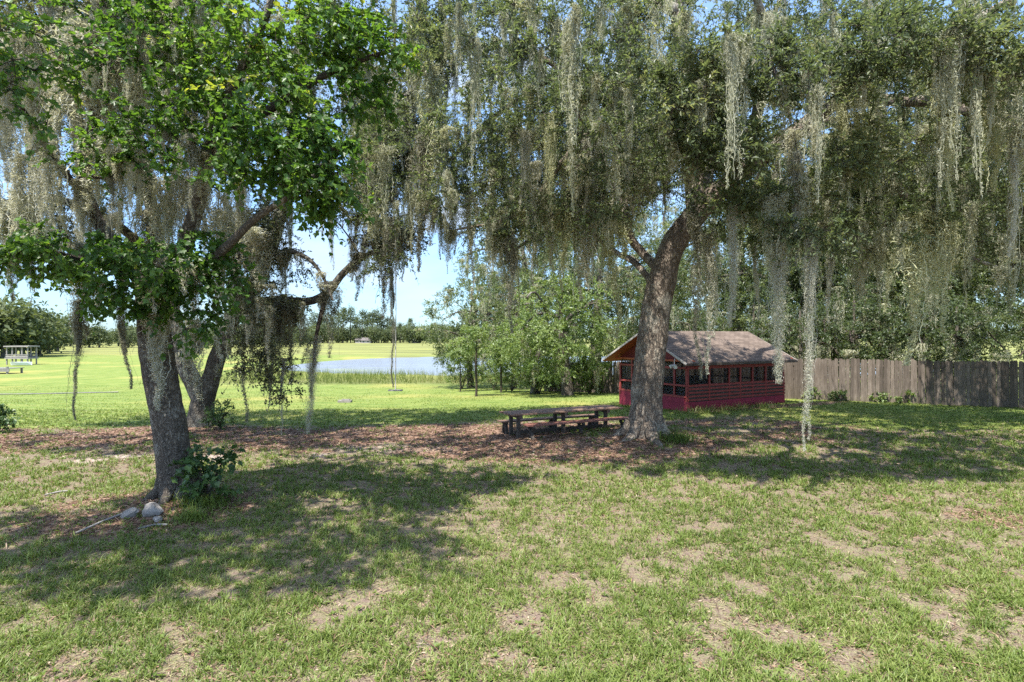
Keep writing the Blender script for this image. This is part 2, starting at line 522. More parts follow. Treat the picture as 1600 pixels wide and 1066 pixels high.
# ------------------------------------------------------------------ leaves
def frame(d, n):
    d = nrm(d); n = nrm(n - (n * d).sum(-1, keepdims=True) * d)
    return d, n, np.cross(d, n)


def add_leaves(b, p, d, n, L, W, tint, shape='oak'):
    d, n, w = frame(d, n)
    L = np.asarray(L)[:, None, None]; W = np.asarray(W)[:, None, None]
    if shape == 'oak':
        T = np.array([[0, 0, 0], [.5, .48, .06], [0, 1, -.10], [-.5, .48, .06]]); Fc = np.array([[0, 1, 2, 3]])
    elif shape == 'lobed':
        T = np.array([[0, 0, 0], [.40, .06, .05], [.52, .44, .06], [.24, .58, .03], [0, 1.0, -.16],
                      [-.24, .58, .03], [-.52, .44, .06], [-.40, .06, .05]])
        Fc = np.array([[0, 1, 2, 3, 4], [0, 4, 5, 6, 7]])
    elif shape == 'blade':
        T = np.array([[-.5, 0, 0], [.5, 0, 0], [.36, .55, .10], [-.36, .55, .10], [0, 1, -.12]]); Fc = None
    elif shape == 'tri':
        T = np.array([[-.5, 0, 0], [.5, 0, 0], [0, 1, 0]]); Fc = np.array([[0, 1, 2]])
    v = p[:, None, :] + (T[None, :, 0:1] * W) * w[:, None, :] + (T[None, :, 1:2] * L) * d[:, None, :] + (T[None, :, 2:3] * L) * n[:, None, :]
    k = len(T); N = len(p)
    base = (np.arange(N) * k)[:, None, None]
    tint = np.clip(tint, 0, 1)
    if Fc is not None:
        f = (base + Fc[None]).reshape(-1, Fc.shape[1])
        b.add(v.reshape(-1, 3), f, np.repeat(tint, len(Fc)))
    else:
        o = b.n
        b.add(v.reshape(-1, 3), (base + np.array([[0, 1, 2, 3]])[None]).reshape(-1, 4), tint)
        b.f.append((base + np.array([[3, 2, 4]])[None]).reshape(-1, 3) + o)
        b.t.append(tint); b.sm.append(np.full(N, False))


def sprays(b, tw, c, out, R, T, K, L, W, shape='oak', droop=.25, hang=0.0, tint_c=None, spread=.8, tsd=.22):
    """c clump centres, out outward direction; T twigs per clump, K leaves per twig"""
    N = len(c)
    R = np.broadcast_to(np.asarray(R, float), (N,))
    td = nrm(out[:, None, :] * .55 + rng.normal(size=(N, T, 3)) * spread * np.array([1, 1, .75]) + np.array([0, 0, .1 - hang * .5]))
    tl = R[:, None] * rng.uniform(.55, 1.15, (N, T))
    t = np.linspace(.18, 1, K)[None, None, :] + rng.uniform(-.06, .06, (N, T, K))
    pos = c[:, None, None, :] + td[:, :, None, :] * (tl[..., None] * t)[..., None]
    pos[..., 2] -= droop * tl[..., None] * t ** 2
    if tw is not None:
        a = np.broadcast_to(c[:, None, :], td.shape).reshape(-1, 3)
        e = (c[:, None, :] + td * tl[..., None]).reshape(-1, 3).copy(); e[:, 2] -= (droop * tl).ravel()
        mid = (a + e) / 2; mid[:, 2] += (droop * tl).ravel() * .25
        r = .0045
        u = nrm(np.cross(e - a, [0.31, .2, .93])) * r; w = nrm(np.cross(e - a, u)) * r
        ring = lambda q, s: np.stack([q + u * s, q + (-.5 * u + .87 * w) * s, q + (-.5 * u - .87 * w) * s], 1)
        V = np.concatenate([ring(a, 1.3), ring(mid, 1), ring(e, .5)], 1)
        q = [[k + i, k + (i + 1) % 3, k + 3 + (i + 1) % 3, k + 3 + i] for k in (0, 3) for i in range(3)]
        tw.add(V.reshape(-1, 3), (np.arange(len(a))[:, None, None] * 9 + np.array(q)[None]).reshape(-1, 4))
    rp = rng.normal(size=pos.shape)
    tdx = td[:, :, None, :]
    ld = nrm(tdx * .55 + rp * .62 + np.array([0, 0, -hang - .05]))
    nn = nrm(np.array([0, 0, 1.0]) + rng.normal(size=pos.shape) * .55 + out[:, None, None, :] * (.25 + hang))
    m = N * T * K
    sc = rng.uniform(.55, 1.3, m)
    tc = np.full(N, .5) if tint_c is None else tint_c
    tint = np.broadcast_to(tc[:, None, None], (N, T, K)).reshape(-1) + rng.normal(size=m) * tsd
    add_leaves(b, pos.reshape(-1, 3), ld.reshape(-1, 3), nn.reshape(-1, 3), L * sc, W * sc, tint, shape)


# ------------------------------------------------------------------ tree skeletons
def catmull(pts, step):
    pts = np.asarray(pts, float)
    q = np.vstack([2 * pts[0] - pts[1], pts, 2 * pts[-1] - pts[-2]])
    out = []
    for k in range(len(pts) - 1):
        p0, p1, p2, p3 = q[k:k + 4]
        m = max(2, int(np.linalg.norm(p2 - p1) / step))
        t = np.linspace(0, 1, m, endpoint=False)[:, None]
        out.append(.5 * (2 * p1 + (p2 - p0) * t + (2 * p0 - 5 * p1 + 4 * p2 - p3) * t * t + (3 * p1 - p0 - 3 * p2 + p3) * t ** 3))
    out.append(pts[-1:])
    return np.vstack(out)


class Skel:
    def __init__(s, rt=.006, ex=.46):
        s.pos = np.zeros((60000, 3)); s.n = 0; s.par = []; s.man = []; s.dir = np.zeros((60000, 3))
        s.chains = []; s.rt = rt; s.ex = ex; s.limbs = []; s.ok = np.zeros(60000, bool)

    def _add(s, p, par, man, d, ok=True):
        s.pos[s.n] = p; s.par.append(par); s.man.append(man); s.dir[s.n] = d; s.ok[s.n] = ok
        s.n += 1
        return s.n - 1

    def limb(s, pts, radii, step=.2, wig=.0, start=False, trunk_free=0.0):
        pts = np.asarray(pts, float)
        par = -1
        if s.n:
            par = int(np.argmin(((s.pos[:s.n] - pts[0]) ** 2).sum(1)))
            pts = np.vstack([s.pos[par], pts[1:]])
        c = catmull(pts, step)
        if wig:
            w = (np.stack([noise3(c * .9 + k * 17.3, 71 + k) for k in range(3)], -1) - .5) * wig
            w *= np.minimum(1, np.linspace(0, 6, len(c)))[:, None]
            c = c + w
        arc = np.concatenate([[0], np.cumsum(np.linalg.norm(np.diff(c, axis=0), axis=1))])
        arcp = np.linspace(0, 1, len(radii))
        r = np.interp(arc / arc[-1], arcp, radii)
        d = nrm(np.gradient(c, axis=0))
        ch = [par] if par >= 0 else []
        for k in range(1 if par >= 0 else 0, len(c)):
            par = s._add(c[k], par, r[k], d[k], arc[k] >= trunk_free)
            ch.append(par)
        s.chains.append((ch, True))

    def attach(s, targets, step=.28, arch=.10, wig=.10, maxd=1e9):
        used = []
        for t in targets:
            dv = s.pos[:s.n] - t
            d2 = np.sqrt((dv ** 2).sum(1)) + 1e3 * (~s.ok[:s.n]) + .35 * np.maximum(0, -dv[:, 2]) * 0
            k = int(np.argmin(d2)); D = d2[k]
            if D > maxd:
                used.append(-1); continue
            p0 = s.pos[k]
            mid = (p0 + t) / 2 + s.dir[k] * D * .22 + np.array([0, 0, arch * D]) + rng.normal(size=3) * wig * D
            m = max(2, int(D / step) + 1)
            tt = np.linspace(0, 1, m + 1)[1:, None]
            c = (1 - tt) ** 2 * p0 + 2 * tt * (1 - tt) * mid + tt ** 2 * t
            ch = [k]; par = k; prev = p0
            for q in c:
                par = s._add(q, par, 0, nrm(q - prev), True); ch.append(par); prev = q
            s.chains.append((ch, False)); used.append(par)
        return np.array(used)

    def radii(s):
        n = s.n
        ch = np.zeros(n)
        haskid = np.zeros(n, bool)
        for i in range(n):
            if s.par[i] >= 0: haskid[s.par[i]] = True
        ch[~haskid] = 1
        for i in range(n - 1, -1, -1):
            if s.par[i] >= 0: ch[s.par[i]] += ch[i]
        r = s.rt * ch ** s.ex
        man = np.array(s.man)
        r = np.where(man > 0, man, r)
        for i in range(n):
            p = s.par[i]
            if p >= 0 and man[i] == 0: r[i] = min(r[i], r[p] * .85)
        s.r = r
        return r

    def mesh(s, trunk, limbs, tmin=.12, sides=28, ridge=.10, base=(0, 0, 0), twigs=None):
        """the first chain is the trunk; the rest are limbs and twigs"""
        r = s.radii()
        for k, (ch, man) in enumerate(s.chains):
            pts = s.pos[ch]; rr = r[ch].copy()
            if not man or k > 0:
                if s.par[ch[0]] >= -1 and len(ch) > 1: rr[0] = min(rr[0], rr[1] * 1.25)
            big = rr.max()
            if k == 0:
                trunk.tube(pts, rr, sides, ridge=ridge, seed=k + 3)
            elif big > .1:
                trunk.tube(pts, rr, 16, ridge=ridge * .9, seed=k + 3)
            else:
                (limbs).tube(pts, rr, 8 if big > .05 else (5 if big > .018 else 3), cap=False)


def flare(trunk_pts, r, base_r):
    return r


# ------------------------------------------------------------------ moss
def moss_proto(seed, n_str=9, seg=3000, L=1.4, w=.12, width=.0055, seglen=.055, jit=.022, S=1.0):
    """one hanging clump of true length L and half width w, stored from z 0 down to -1 (S: stored side scale)"""
    g = np.random.default_rng(seed)
    b = MB()
    per = np.maximum(40, (g.dirichlet(np.ones(n_str) * 2.2) * seg).astype(int))
    per[0] += seg // 6
    for k, m in enumerate(per):
        l = L if k == 0 else L * (.2 + .75 * g.uniform() ** 1.35)
        a = g.uniform(0, 6.28); r0 = w * np.sqrt(g.uniform(0, 1)) * (1 if k else .25)
        z = -l * g.uniform(0, 1, m) ** .9
        f = -z / l
        ph = g.uniform(0, 6, 6)
        zz = z[:, None]
        sway = .030 * np.sin(z * 3.4 + ph[0])[:, None] * [1, 0] + .030 * np.sin(z * 2.9 + ph[1])[:, None] * [0, 1] + .010 * np.stack([np.sin(z * 13 + ph[2]), np.sin(z * 12 + ph[3])], -1)
        lump = .35 + 1.05 * noise3(np.column_stack([z * 4.5, z * 0 + k * 3.1, z * 0 + seed * 1.7]), 3)
        fat = lump * (1.15 - .9 * f ** 1.5)
        xy = np.array([np.cos(a), np.sin(a)]) * r0 * np.minimum(1, .35 + f * 2.4)[:, None] * (1 - .55 * f)[:, None] + sway
        xy = xy + g.normal(size=(m, 2)) * (jit * fat)[:, None] * (1.6 if w > .09 else 1)
        p = np.column_stack([xy, z])
        d = nrm(np.column_stack([g.normal(size=(m, 2)) * .75, g.normal(size=m) * .6 - .45]))
        ll = seglen * g.uniform(.4, 1.4, m) * (1 - .35 * f)
        ww = width * g.uniform(.6, 1.4, m)
        s1 = nrm(np.cross(d, nrm(g.normal(size=(m, 3))))) * ww[:, None] * .5
        bend = g.normal(size=(m, 3)) * (ll * .45)[:, None]
        q0 = p - d * ll[:, None] * .5
        q1 = p + bend * .5
        q2 = p + d * ll[:, None] * .5 + bend * .25 - np.array([0, 0, 1]) * (ll * .12)[:, None]
        V = np.stack([q0 - s1, q0 + s1, q1 + s1, q1 - s1, q2], 1)
        V[..., :2] /= S; V[..., 2] /= L
        V[..., 2] = np.minimum(V[..., 2], .02)
        base = np.arange(m)[:, None] * 5
        tint = np.clip(.42 + g.normal(size=m) * .15 + .12 * f, 0, 1)
        for q in range(4):                 # long continuous fibres
            n = max(6, int(l * 26)); zf = -l * np.linspace(0, 1, n) * (1 - .15 * q); ff = -zf / l
            wk = np.cumsum(g.normal(size=(n, 2)) * .009, 0)
            c = np.array([np.cos(a), np.sin(a)]) * r0 * np.minimum(1, .35 + ff * 2.4)[:, None] * (1 - .55 * ff)[:, None] + wk
            zz = zf[:, None]
            c = c + .030 * np.sin(zz * 3.4 + ph[0]) * [1, 0] + .030 * np.sin(zz * 2.9 + ph[1]) * [0, 1]
            c3 = np.column_stack([c, zf]); aa = g.uniform(0, 3.14)
            sd = np.array([np.cos(aa), np.sin(aa), 0]) * width * .5
            W2 = np.stack([c3 - sd, c3 + sd], 1); W2[..., :2] /= S; W2[..., 2] /= L
            ii = np.arange(n - 1)[:, None] * 2
            b.add(W2.reshape(-1, 3), ii + np.array([[0, 1, 3, 2]]), .5)
        o = b.n
        b.add(V.reshape(-1, 3), base + np.array([[0, 1, 2, 3]]), tint)
        b.f.append(base + np.array([[3, 2, 4]]) + o); b.t.append(tint); b.sm.append(np.full(m, False))
    return b


MOSS = []
for k in range(12):
    mb = moss_proto(100 + k, n_str=[10, 7, 14, 5, 9, 12][k % 6], seg=[3000, 2200, 4200, 1500, 2800, 3800][k % 6], w=[.12, .09, .18, .06, .14, .20][k % 6])
    me = mb.mesh('spanish_moss'); me.materials.append(M['moss']); MOSS.append(me)
LONG = []
MOSS_BIG = [moss_proto(700 + k, n_str=[5, 8, 4, 7, 10][k], seg=1100, L=1.3, w=[.10, .16, .07, .13, .2][k], width=.008, seglen=.07, jit=.028) for k in range(5)]
MOSS_DATA = [moss_proto(500 + k, n_str=6, seg=300, L=.6, w=.13, width=.009, seglen=.075, jit=.03) for k in range(5)]
LSEED = [900]

CSIL = (.54, .53, .45); CGRY = (.53, .52, .43); COLV = (.52, .525, .34); CDRK = (.29, .28, .215)


def hang(p, L, s, color, label, group=None, mesh=None, rot=None):
    me = mesh if mesh is not None else MOSS[rng.integers(len(MOSS))]
    if me == 'long':                       # a strand modelled at its own length and width
        LSEED[0] += 1
        mb = moss_proto(LSEED[0], n_str=max(3, int(s * 45)), seg=int(min(13000, 900 + 34000 * L * s)), L=L, w=s * .6, width=.0042, seglen=.05, jit=max(.012, s * .33))
        me = mb.mesh('spanish_moss'); me.materials.append(M['moss']); s = 1.0
    o = bpy.data.objects.new('spanish_moss', me); COL.objects.link(o)
    o.location = tuple(float(x) for x in p)
    o.rotation_euler = (rng.normal() * .03, rng.normal() * .03, rng.uniform(0, 6.28) if rot is None else rot)
    o.scale = (s, s, L); o.color = (*[float(c) for c in color], 1)
    tag(o, label, 'moss', group)
    return o


def moss_px(px, y0, y1, w, d, color, label, group=None, long=False):
    """a moss clump seen at a pixel of the photograph, d metres away"""
    p = P(px, y0, d); L = (y1 - y0) / F * d
    s = w / F * d * .36 if long else w / F * d / .30
    return p, L, s, color, label, group, (['long'] if long else MOSS)


def wisps(pts, lens, b, fat=1.0, bank=None):
    """many short tufts joined into one stuff mesh"""
    for p, L in zip(pts, lens):
        bk = bank or MOSS_DATA
        src = bk[rng.integers(len(bk))]
        V = np.concatenate(src.v); a = rng.uniform(0, 6.28); ca, sa = math.cos(a), math.sin(a)
        s = fat * rng.uniform(.7, 1.4)
        W = np.column_stack([(V[:, 0] * ca - V[:, 1] * sa) * s, (V[:, 0] * sa + V[:, 1] * ca) * s, V[:, 2] * L]) + p
        o = b.n
        b.v.append(W); b.n += len(W)
        for f, t, sm in zip(src.f, src.t, src.sm):
            b.f.append(f + o); b.t.append(t); b.sm.append(sm)


def proj(p):
    p = np.atleast_2d(p)
    return CX + p[:, 0] / p[:, 1] * F, HY - (p[:, 2] - CH) / p[:, 1] * F


def ellip(n, c, r):
    v = rng.normal(size=(n, 3)); v = nrm(v) * rng.uniform(0, 1, (n, 1)) ** (1 / 2.4)
    return np.asarray(c) + v * np.asarray(r)


# ------------------------------------------------------------------ the big live oak
def make_oak():
    base = np.array([TREE_A[0], TREE_A[1], float(gz(*TREE_A))])
    sk = Skel(.0062, .47)
    tr = [P(1006, 702, 15.4), P(1009, 672, 15.4), P(1011, 630, 15.4), P(1016, 570, 15.4), P(1022, 500, 15.4), P(1033, 435, 15.35),
          P(1052, 380, 15.3), P(1088, 335, 15.1), P(1140, 286, 14.7), P(1215, 225, 14.2), P(1310, 160, 13.5), P(1420, 95, 12.8)]
    rad = [.56, .475, .42, .40, .385, .36, .335, .30, .26, .21, .16, .11]
    # radii follow the path points
    arc = np.concatenate([[0], np.cumsum([np.linalg.norm(tr[i + 1] - tr[i]) for i in range(len(tr) - 1)])])
    rr = np.interp(np.linspace(0, 1, 60), arc / arc[-1], rad)
    sk.limb(tr, rr, .12, .10, trunk_free=4.2)
    L = sk.limb
    L([P(1024, 430, 15.6), P(1006, 398, 16.2), P(978, 345, 16.2), P(955, 275, 16.6), P(925, 200, 17), P(880, 120, 17), P(800, 60, 17)], [.13, .12, .11, .09, .06], .2, .35)
    L([P(1085, 338, 15.1), P(1088, 250, 15.5), P(1072, 140, 15.6), P(1060, 20, 15.3), P(1040, -110, 15), P(1010, -230, 15)], [.26, .22, .17, .09], .2, .35)
    L([P(1072, 145, 15.6), P(1020, 128, 14.8), P(965, 150, 14.2), P(925, 205, 13.8), P(880, 265, 13.6), P(835, 310, 13.6), P(770, 345, 13.6), P(710, 360, 13.8)], [.16, .12, .085, .05, .02], .2, .3)
    L([P(925, 205, 13.8), P(918, 260, 14), P(890, 300, 14.3), P(862, 350, 14.5), P(800, 400, 14.8)], [.08, .06, .035], .2, .25)
    L([P(1215, 225, 14.2), P(1300, 195, 15), P(1360, 225, 15.6), P(1400, 290, 16), P(1440, 350, 16.4), P(1500, 395, 16.8), P(1570, 430, 17)], [.15, .12, .09, .05], .2, .3)
    L([P(1140, 286, 14.7), P(1170, 215, 12.9), P(1195, 120, 11.4), P(1200, 20, 10.2), P(1180, -80, 9.3)], [.17, .13, .09, .05], .2, .3)
    L([P(1088, 335, 15.1), P(1110, 260, 17), P(1150, 160, 19.5), P(1190, 60, 21.5), P(1240, -40, 23)], [.2, .16, .12, .07], .2, .35)
    L([P(1060, 20, 15.3), P(960, -25, 14.3), P(830, -60, 13.2), P(700, -75, 12.6), P(600, -60, 12.4)], [.16, .13, .09, .05], .2, .35)
    L([P(1310, 160, 13.5), P(1450, 165, 12.4), P(1580, 180, 11.6), P(1700, 230, 11.4)], [.15, .11, .05], .2, .3)
    L([P(1420, 95, 12.8), P(1540, 20, 13), P(1660, -60, 13)], [.11, .08, .05], .2, .3)
    L([P(880, 120, 17), P(790, 170, 18.5), P(700, 250, 19.5), P(640, 330, 20)], [.1, .08, .04], .2, .3)
    L([P(1020, 450, 15.4), P(1001, 425, 16.3), P(965, 395, 18), P(930, 370, 19.5), P(860, 330, 21)], [.10, .09, .06, .03], .2, .3)
    # salient moss first, so that each hangs from a branch
    U = 'big live oak'
    ms = [
        moss_px(1268, 372, 706, 34, 9.8, CSIL, 'longest pale moss strand, hanging almost to the lawn right of the red cabin', None, True),
        moss_px(1217, 380, 600, 40, 10.2, CSIL, 'thick pale moss beard hanging in front of the red cabin roof end', None, True),
        moss_px(1146, 322, 512, 30, 10.4, CSIL, 'pale moss strand hanging above the ridge of the red cabin', None, True),
        moss_px(1178, 385, 500, 16, 11, CGRY, 'thin grey moss strand between the two pale beards over the cabin roof', None, True),
        moss_px(1298, 390, 505, 18, 12, CGRY, 'short grey moss strand just right of the longest pale strand', None, True),
        moss_px(1437, 330, 572, 80, 11.5, COLV, 'broad olive moss curtain hanging in front of the fence', None),
        moss_px(1462, 350, 520, 50, 11.8, COLV, 'olive moss clump on the right side of the broad curtain before the fence', None),
        moss_px(1082, 330, 592, 46, 12.6, CDRK, 'dark moss curtain hanging just right of the leaning oak trunk', None),
        moss_px(1112, 360, 585, 40, 12.8, CGRY, 'long drab moss clump hanging over the left slope of the cabin roof', None),
        moss_px(960, 345, 530, 70, 14.2, COLV, 'wide olive moss curtain just left of the leaning oak trunk', None),
        moss_px(915, 310, 470, 44, 14, CGRY, 'moss clump hanging in the gap left of the wide curtain by the oak trunk', None),
        moss_px(797, 375, 520, 40, 13.5, CDRK, 'dark moss tassel hanging over the bright green tree by the lake path', None),
        moss_px(878, 330, 455, 40, 13.8, COLV, 'olive moss curtain above the bright green tree', None),
        moss_px(664, 215, 425, 40, 13.2, CDRK, 'long dark moss column high between the two trees', None),
        moss_px(675, 120, 330, 46, 13, COLV, 'olive moss column above the long dark one between the trees', None),
        moss_px(735, 300, 470, 44, 14, CGRY, 'grey moss curtain above the lakeside oak', None),
        moss_px(605, 340, 500, 38, 13.5, CDRK, 'dark ragged moss hanging over the view of the lake', None),
        moss_px(612, 420, 605, 12, 13.2, CDRK, 'very long thin dark moss string hanging in front of the lake', None, True),
        moss_px(985, 40, 130, 50, 11, CSIL, 'pale moss tuft high in the oak above its trunk', None),
        moss_px(982, 150, 300, 26, 12, CSIL, 'narrow pale moss strand in the middle of the oak crown', None, True),
        moss_px(820, 205, 330, 26, 12, CSIL, 'pale curling moss strand high left in the oak crown', None, True),
        moss_px(1345, 120, 300, 40, 10.5, COLV, 'olive moss strand high above the fence in the oak', None),
        moss_px(1480, 130, 330, 40, 10, COLV, 'bright olive moss strand at the crown edge over the fence end', None),
        moss_px(1550, 150, 300, 56, 10, COLV, 'broad olive moss curtain at the far right crown edge', None),
        moss_px(1592, 200, 400, 22, 9.5, CSIL, 'pale moss strand at the outermost right of the oak', None, True),
        moss_px(1345, 395, 470, 30, 13, CGRY, 'short moss tuft hanging above the left part of the fence', None),
    ]
    sk.attach([m[0] for m in ms], .2, .12, .08)
    cover = np.concatenate([ellip(6, m[0] + np.array([0, 0, .12]), (.5, .4, .28)) for m in ms])
    # foliage pads: (pixel, pixel, distance, radii in metres, number of clumps)
    pads = []
    lower = lambda px: np.interp(px, [540, 620, 700, 800, 900, 1000, 1060, 1120, 1200, 1300, 1400, 1500, 1650], [330, 375, 400, 400, 370, 330, 300, 335, 365, 380, 400, 430, 450])
    c0 = np.concatenate([ellip(5200, (4.6, 15.0, 8.6), (11.5, 7.0, 5.8)), ellip(560, P(690, 60, 16), (3.4, 2.0, 2.2)), ellip(220, P(640, 20, 13.5), (2.2, 1.4, 1.4)), ellip(620, P(720, 230, 16), (3.0, 2.4, 2.6)), ellip(320, P(640, 250, 18), (2.0, 1.6, 2.2)), ellip(420, P(780, 320, 17), (2.8, 1.8, 1.6)), ellip(500, P(900, 250, 19), (3.0, 1.8, 3.2)), ellip(700, P(1480, 300, 18.6), (4.2, 2.2, 3.0)), ellip(900, (14.0, 20.4, 7.2), (5.5, 2.0, 2.0))])
    TRX = lambda yy: np.interp(yy, [0, 286, 335, 380, 435, 500, 700], [1250, 1140, 1088, 1052, 1033, 1022, 1006])
    px, py = proj(c0)
    keep = (c0[:, 2] > 3.6) & (py < lower(px) - 10) & (c0[:, 1] > 8.3)
    keep &= noise3(c0 * .42, 5) > .42
    # the crown opens towards the lake on its left
    keep &= ~((px < 640) & (py > 355))
    keep &= ~((np.abs(px - TRX(py)) < 62) & (py > 262) & (c0[:, 1] < 15.6))
    keep &= ~((px > 540) & (px < 690) & (py > 80) & (py < 170) & (rng.uniform(size=len(px)) < .25))
    keep &= px > 555
    keep &= ~((py < -15) & (rng.uniform(size=len(px)) < .72))
    keep &= ~((c0[:, 2] > 9.5) & (c0[:, 1] < 13) & (rng.uniform(size=len(px)) < .6))
    c0 = c0[keep]
    front = np.concatenate([ellip(30, P(1150, 230, 9.6), (1.0, .8, .5)), ellip(26, P(1080, 215, 10.3), (.9, .7, .4)), ellip(26, P(1210, 300, 10.5), (1.0, .7, .45)),
                            ellip(40, P(1100, 120, 9.4), (1.2, .8, .6)), ellip(40, P(1280, 110, 9.2), (1.3, .8, .6)), ellip(30, P(1400, 60, 9), (1.2, .8, .5)),
                            ellip(30, P(1540, 90, 9), (1.0, .8, .6)), ellip(26, P(920, 120, 11), (1.2, .8, .5)), ellip(24, P(1330, 250, 10), (1.0, .7, .4)), ellip(60, P(688, 50, 13.5), (.8, .8, 1.2)), ellip(30, P(560, 20, 14.5), (1.0, .8, .8))])
    allc = np.concatenate([c0, front, cover])
    allc = allc[np.argsort(np.linalg.norm(allc - P(1080, 250, 15), axis=1))]
    sk.attach(allc, .3, .08, .12)
    trunk, limbs, leaf = MB(), MB(), MB()
    sk.mesh(trunk, limbs, ridge=.21, sides=64)
    # root flare buttresses
    for k, a in enumerate(np.linspace(0, 6.28, 8)[:-1] + .3):
        d = np.array([math.cos(a), math.sin(a), 0])
        q = [base + d * .36 + [0, 0, .36], base + d * .52 + [0, 0, .12], base + d * .72 + [0, 0, .0], base + d * (.95 + .25 * (k % 3)) + [0, 0, -.12]]
        trunk.tube(catmull(q, .08), np.linspace(.19, .05, len(catmull(q, .08))), 12, ridge=.2, seed=k)
    out = nrm(allc - P(1070, 230, 15.2) + np.array([0, 0, .8]))
    tc = np.clip(.45 + .35 * (noise3(allc * .7, 9) - .5) * 2 + rng.normal(size=len(allc)) * .08, 0, 1)
    fr = (allc[:, 1] < 11.6)
    tc = np.where(fr, np.clip(tc + .16, 0, 1), tc)
    R_ = rng.uniform(.38, .72, len(allc))
    sprays(leaf, limbs, allc[~fr], out[~fr], R_[~fr], 8, 15, .082, .034, 'oak', .2, .0, tc[~fr])
    sprays(leaf, limbs, allc[fr], out[fr], R_[fr] * .9, 8, 15, .092, .036, 'oak', .2, .0, tc[fr], tsd=.16)
    t = empty('live_oak', base, 'big leaning live oak with rough trunk beside the picnic table, draped in moss', 'tree')
    trunk.build('trunk', M['oak_bark'], t, base)
    limbs.build('branches', M['twig'], t, base)
    leaf.build('crown', M['oak_leaf'], t, base)
    for m in ms:
        hang(m[0], m[1], m[2], m[3], m[4], m[5], m[6][rng.integers(len(m[6]))])
    # the other clumps of this crown
    idx = np.where((sk.r[:sk.n] < .09) & (sk.r[:sk.n] > .007))[0]
    rng.shuffle(idx)
    got = []
    for i in idx:
        p = sk.pos[i]
        x, y = proj(p); x, y = x[0], y[0]
        if y < -60 or x < 560 or x > 1660 or y > 400 or p[1] < 8.6: continue
        if rng.uniform() < .55 and y < 180: continue
        if got and np.min(np.linalg.norm(np.array(got) - p, axis=1)) < .42: continue
        low = lower(x) + rng.uniform(35, 125)
        if abs(x - TRX(min(y + 90, 500))) < 66 and p[1] < 15.8 and y > 130: continue
        if abs(x - TRX(y)) < 55 and p[1] < 15.8: continue
        Lmax = (low - y) / F * p[1]
        Lh = min(rng.uniform(.6, 2.3), Lmax)
        if Lh < .45: continue
        got.append(p)
        c = np.array(COLV if x > 1280 or (x < 900 and rng.uniform() < .5) else CGRY) * rng.uniform(.75, 1.15)
        if x < 1150: lb, gp = 'greyish moss clump hanging among the left and middle branches of the big live oak', 'moss clumps in the middle of the live oak'
        else: lb, gp = 'olive green moss clump hanging among the right hand branches of the big live oak', 'moss clumps on the right of the live oak'
        hang(p, Lh, rng.uniform(.8, 1.7), c, lb, gp)
        if len(got) >= 140: break
    b = MB()
    sel = rng.choice(np.where(sk.r[:sk.n] < .05)[0], 620, replace=False)
    q = sk.pos[sel]; x, y = proj(q)
    q = q[(y < lower(x) + 10) & (x > 560) & ~((np.abs(x - TRX(y)) < 60) & (y > 230) & (q[:, 1] < 15.8))]
    wisps(q, rng.uniform(.25, .85, len(q)), b, 1.3)
    sel = rng.choice(np.where((sk.r[:sk.n] < .08))[0], 2200, replace=False)
    q = sk.pos[sel]; x, y = proj(q)
    k = (y < lower(x) - 25) & (y > -70) & (x > 560) & ~((np.abs(x - TRX(y)) < 70) & (y > 200) & (q[:, 1] < 15.8)) & ~((np.abs(x - TRX(np.minimum(y + 60, 500))) < 60) & (y > 150) & (q[:, 1] < 15.8))
    q = q[k][:620]; x, y = proj(q)
    wisps(q, np.minimum(rng.uniform(.6, 2.5, len(q)), (lower(x) + rng.uniform(10, 115, len(q)) - y) / F * q[:, 1]), b, 1.0, MOSS_BIG)
    o = b.build('moss_wisps', M['moss']); o.color = (.44, .44, .325, 1)
    tag(o, 'short wisps of moss on every twig of the big live oak', 'moss', None, 'stuff')
    return base


make_oak()


